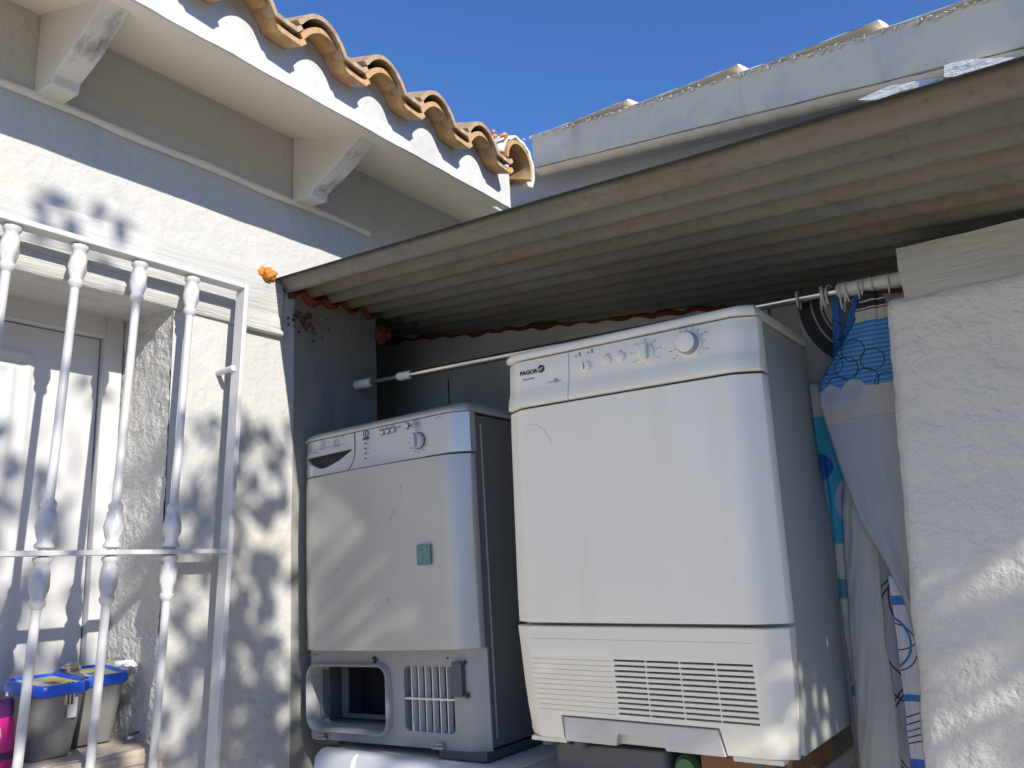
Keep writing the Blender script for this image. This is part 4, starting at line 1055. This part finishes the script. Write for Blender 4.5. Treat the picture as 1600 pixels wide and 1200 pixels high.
# ------------------------------------------------------------------ things on the window sill
def bucket(name, loc, rz, label, h=.15, wt=.152, dt=.135, wb=.118, db=.105):
    r = tag(empty(name, loc, (0, R(5), rz)), label, 'bucket', 'grey buckets with blue lids on the window sill')
    mb = MB(); vs = []; k = 10
    def ring_(wx, wy, z, rad):
        return [(p[0], p[1], z) for p in rrect(-wx/2, -wy/2, wx/2, wy/2, rad, n=5)]
    n = len(ring_(1, 1, 0, .2))
    lv = [(wb*.97, db*.97, 0, .02), (wb, db, .004, .022)]+[(wb+(wt-wb)*t, db+(dt-db)*t, .004+(h-.004)*t, .024+.004*t) for t in (.25, .5, .75, 1)]
    for a, b_, z, rad in lv: vs += ring_(b_, a, z, rad)
    fs = [(i*n+j, i*n+(j+1) % n, (i+1)*n+(j+1) % n, (i+1)*n+j) for i in range(len(lv)-1) for j in range(n)]+[tuple(range(n))[::-1], tuple(range((len(lv)-1)*n, len(lv)*n))]
    mb.add(vs, fs).build('body', bin_grey, r, smooth=50)
    mb = MB(); vs = []
    lv = [(wt+.004, dt+.004, h-.014, .028), (wt+.012, dt+.012, h-.010, .03), (wt+.012, dt+.012, h+.004, .03), (wt+.004, dt+.004, h+.011, .028), (wt-.006, dt-.006, h+.011, .025), (wt-.012, dt-.012, h+.006, .022)]
    for a, b_, z, rad in lv: vs += ring_(b_, a, z, rad)
    fs = [(i*n+j, i*n+(j+1) % n, (i+1)*n+(j+1) % n, (i+1)*n+j) for i in range(len(lv)-1) for j in range(n)]+[tuple(range(n))[::-1], tuple(range((len(lv)-1)*n, len(lv)*n))]
    mb.add(vs, fs).build('lid', lid_blue, r, smooth=40)
    MB().box((-dt*.36, -wt*.05, h+.0065), (dt*.36, wt*.36, h+.0075)).build('lid_label', lab_y, r)
    MB().box((-dt*.36, -wt*.36, h+.0065), (dt*.36, -wt*.06, h+.0078)).build('lid_label', lab_g, r)
    MB().box((dt*.08, -wt*.14, h+.0078), (dt*.30, wt*.04, h+.0084)).build('lid_label', greyp2, r)
    return r
B1 = bucket('bucket', (-2.045, .978, .925), R(4), 'grey bucket with blue lid nearest the purple bottle, a striped peg clipped on its rim', wt=.120, wb=.098, dt=.150)
B2 = bucket('bucket', (-2.10, 1.108, .928), R(-6), 'grey bucket with blue lid beside the window jamb, white scraps lying on its lid', wt=.122, wb=.10, dt=.150)
MB().box((.069, .012, .085), (.074, .032, .128)).build('latch', white_pl, B1)
peg = empty('clothes_peg', (-1.962, .995, 1.045)); tag(peg, 'beige and black striped peg clipped over the front rim of the left bucket', 'peg')
for k in range(5): MB().box((-.002, -.010+.004*k, -.012), (.006, -.0065+.004*k, .036)).build('stripe', lab_c if k % 2 == 0 else mark, peg)
o = MB().tube([(-2.055, 1.150, 1.098), (-2.03, 1.185, 1.098)], .0085, 14).build('paper_roll', white_pl, smooth=50); tag(o, 'short white roll lying on the right bucket lid', 'roll')
o = blob('crumpled_tissue', (-2.03, 1.175, 1.096), (.014, .016, .009), white_pl, 9, .4); tag(o, 'small crumpled white tissue on the corner of the right bucket lid', 'tissue')
o = blob('crumpled_wrapper', (-2.135, 1.085, 1.098), (.016, .020, .010), lab_c, 12, .5); tag(o, 'small crumpled beige wrapper at the back of the right bucket lid', 'wrapper')
pc = empty('clothes_peg', (-1.985, 1.168, .930), (0, 0, .5)); tag(pc, 'small weathered brown peg lying on the sill beside the jamb', 'peg')
MB().box((-.004, -.022, 0), (.002, .022, .006)).build('arm', lab_g, pc, bevel=.001); MB().box((-.006, -.018, .006), (.0, .024, .011)).build('arm', bark, pc, bevel=.001)
bt = tag(empty('detergent_bottle', (-2.005, .850, .920)), 'pink laundry bottle with dark purple cap at the left end of the sill', 'bottle')
def oval(mb, lv, n=28):
    vs = [(a*math.cos(2*math.pi*j/n), b_*math.sin(2*math.pi*j/n), z) for a, b_, z in lv for j in range(n)]
    fs = [(i*n+j, i*n+(j+1) % n, (i+1)*n+(j+1) % n, (i+1)*n+j) for i in range(len(lv)-1) for j in range(n)]+[tuple(range(n))[::-1], tuple(range((len(lv)-1)*n, len(lv)*n))]
    return mb.add(vs, fs)
oval(MB(), [(.03, .046, 0), (.034, .052, .006), (.034, .053, .05), (.033, .052, .085), (.027, .046, .108)]).build('body', pink, bt, smooth=50)
oval(MB(), [(.031, .047, .106), (.032, .048, .110), (.031, .047, .134), (.027, .042, .142), (.018, .03, .145)]).build('cap', purple, bt, smooth=40)
oval(MB(), [(.0345, .0525, .018), (.0350, .0535, .022), (.0350, .0535, .030), (.0345, .0528, .034)]).build('label_band', purple, bt, smooth=50)
o = MB().lathe([(.018, 0), (.001, .001)], (.031, .014, .068), (1, .35, 0), 24); o.build('label', lab_c, bt)
oc = MB().lathe([(.020, 0), (.026, .10), (.0275, .10), (.0275, .106), (.022, .106)], (-2.10, .838, .925)).build('plastic_cup', white_pl, smooth=40); oc.data.transform(Matrix.Translation((0, 0, 0))); oc.location.z = .055; tag(oc, 'plain white plastic cup behind the pink bottle', 'cup')

# ------------------------------------------------------------------ tree outside the frame that throws the dappled shade
tr = tag(empty('tree', (2.6, -1.0, 0)), 'small leafy yard tree behind the viewer, casting dappled shade', 'tree')
tk = MB().tube([(2.6, -1.0, 0), (2.58, -.95, 1.2), (2.45, -.8, 2.1), (2.2, -.5, 2.8), (1.9, -.15, 3.2)], [.06, .05, .04, .025, .012], 10)
tk.tube([(2.45, -.8, 2.1), (2.2, -.2, 2.7), (1.9, .3, 3.0)], [.03, .018, .008], 8).tube([(2.2, -.5, 2.8), (1.7, -.6, 3.3), (1.4, -.4, 3.4)], [.02, .012, .006], 8)
o = tk.build('trunk', bark, smooth=60); o.parent = tr; o.matrix_parent_inverse = Matrix.Translation(-tr.location)
lf = MB()
def leaf(p, s):
    d = Vector((rnd.gauss(0, 1), rnd.gauss(0, 1), rnd.gauss(0, 1)-.4)).normalized(); e = d.orthogonal().normalized(); e.rotate(Matrix.Rotation(rnd.random()*6.28, 3, d))
    w_ = s*.36; lf.add([p, p+d*s*.35+e*w_, p+d*s, p+d*s*.35-e*w_], [(0, 1, 2, 3)])
def toward(y, z, t): return Vector((XF, y, z))-Vector((-1, .27, -.56))*t
def cluster(y, z, t, n, spread, s=(.07, .12)):
    c = toward(y, z, t)
    for i in range(n): leaf(c+Vector((rnd.gauss(0, spread), rnd.gauss(0, spread), rnd.gauss(0, spread))), rnd.uniform(*s))
for (y, z, n, sp) in ((1.45, 1.22, 7, .05), (1.55, 1.05, 9, .06), (1.50, .90, 10, .07), (1.40, 1.00, 9, .06), (1.32, 1.45, 5, .05), (1.38, .80, 10, .07), (1.58, .82, 8, .05), (1.25, 1.25, 4, .05), (1.48, 1.36, 5, .04), (1.44, .70, 9, .08),
                      (1.0, 1.72, 8, .06), (.75, 1.55, 10, .07), (.95, 1.35, 12, .07), (.8, 1.75, 7, .06), (1.1, 1.15, 12, .07), (.9, 1.1, 14, .08), (.7, 1.2, 14, .09), (1.0, .95, 12, .07), (.85, .9, 12, .08), (1.12, .85, 8, .05),
                      (.915, 2.22, 3, .012), (.925, 2.17, 3, .014), (1.03, 2.22, 3, .012), (.86, 2.12, 3, .02), (1.05, 1.95, 3, .03), (1.2, 1.0, 6, .06), (1.5, 1.5, 5, .04), (1.50, 1.12, 9, .05), (1.60, .95, 9, .05), (1.46, .98, 9, .05), (1.42, .88, 9, .06), (1.54, .78, 10, .05), (1.36, .92, 8, .05), (1.42, 1.62, 3, .04), (1.3, 1.1, 5, .05)):
    cluster(y, z, rnd.uniform(3.6, 4.6), n, sp)
for i in range(250):
    y = rnd.uniform(1.22, 1.64); z = .55+1.15*rnd.random()**1.4
    if rnd.random() < .75: cluster(y, z, rnd.uniform(3.8, 5.0), 2, .03, (.05, .10))
for i in range(90):
    y = rnd.uniform(.45, 1.22); z = rnd.uniform(.75, 1.75)
    cluster(y, z, rnd.uniform(3.8, 5.0), 2, .03, (.06, .11))
for i in range(260):
    leaf(Vector((rnd.uniform(-1.9, -1.1), rnd.uniform(1.60, 1.72), rnd.uniform(.85, 1.6)))-Vector((-1, .27, -.56))*rnd.uniform(3.4, 4.4), rnd.uniform(.06, .1))
# denser crown over the wall end on the right
for i in range(900):
    t = rnd.uniform(2.3, 3.3); tx = rnd.uniform(-1.15, -.35) if i % 4 else rnd.uniform(-.35, .3); tz = rnd.uniform(.8, 1.55); ty = rnd.uniform(1.45, 1.86)
    leaf(Vector((tx, ty, tz))-Vector((-1, .27, -.56))*t, rnd.uniform(.05, .09))
o = lf.build('crown', leaf_m); o.parent = tr; o.matrix_parent_inverse = Matrix.Translation(-tr.location)
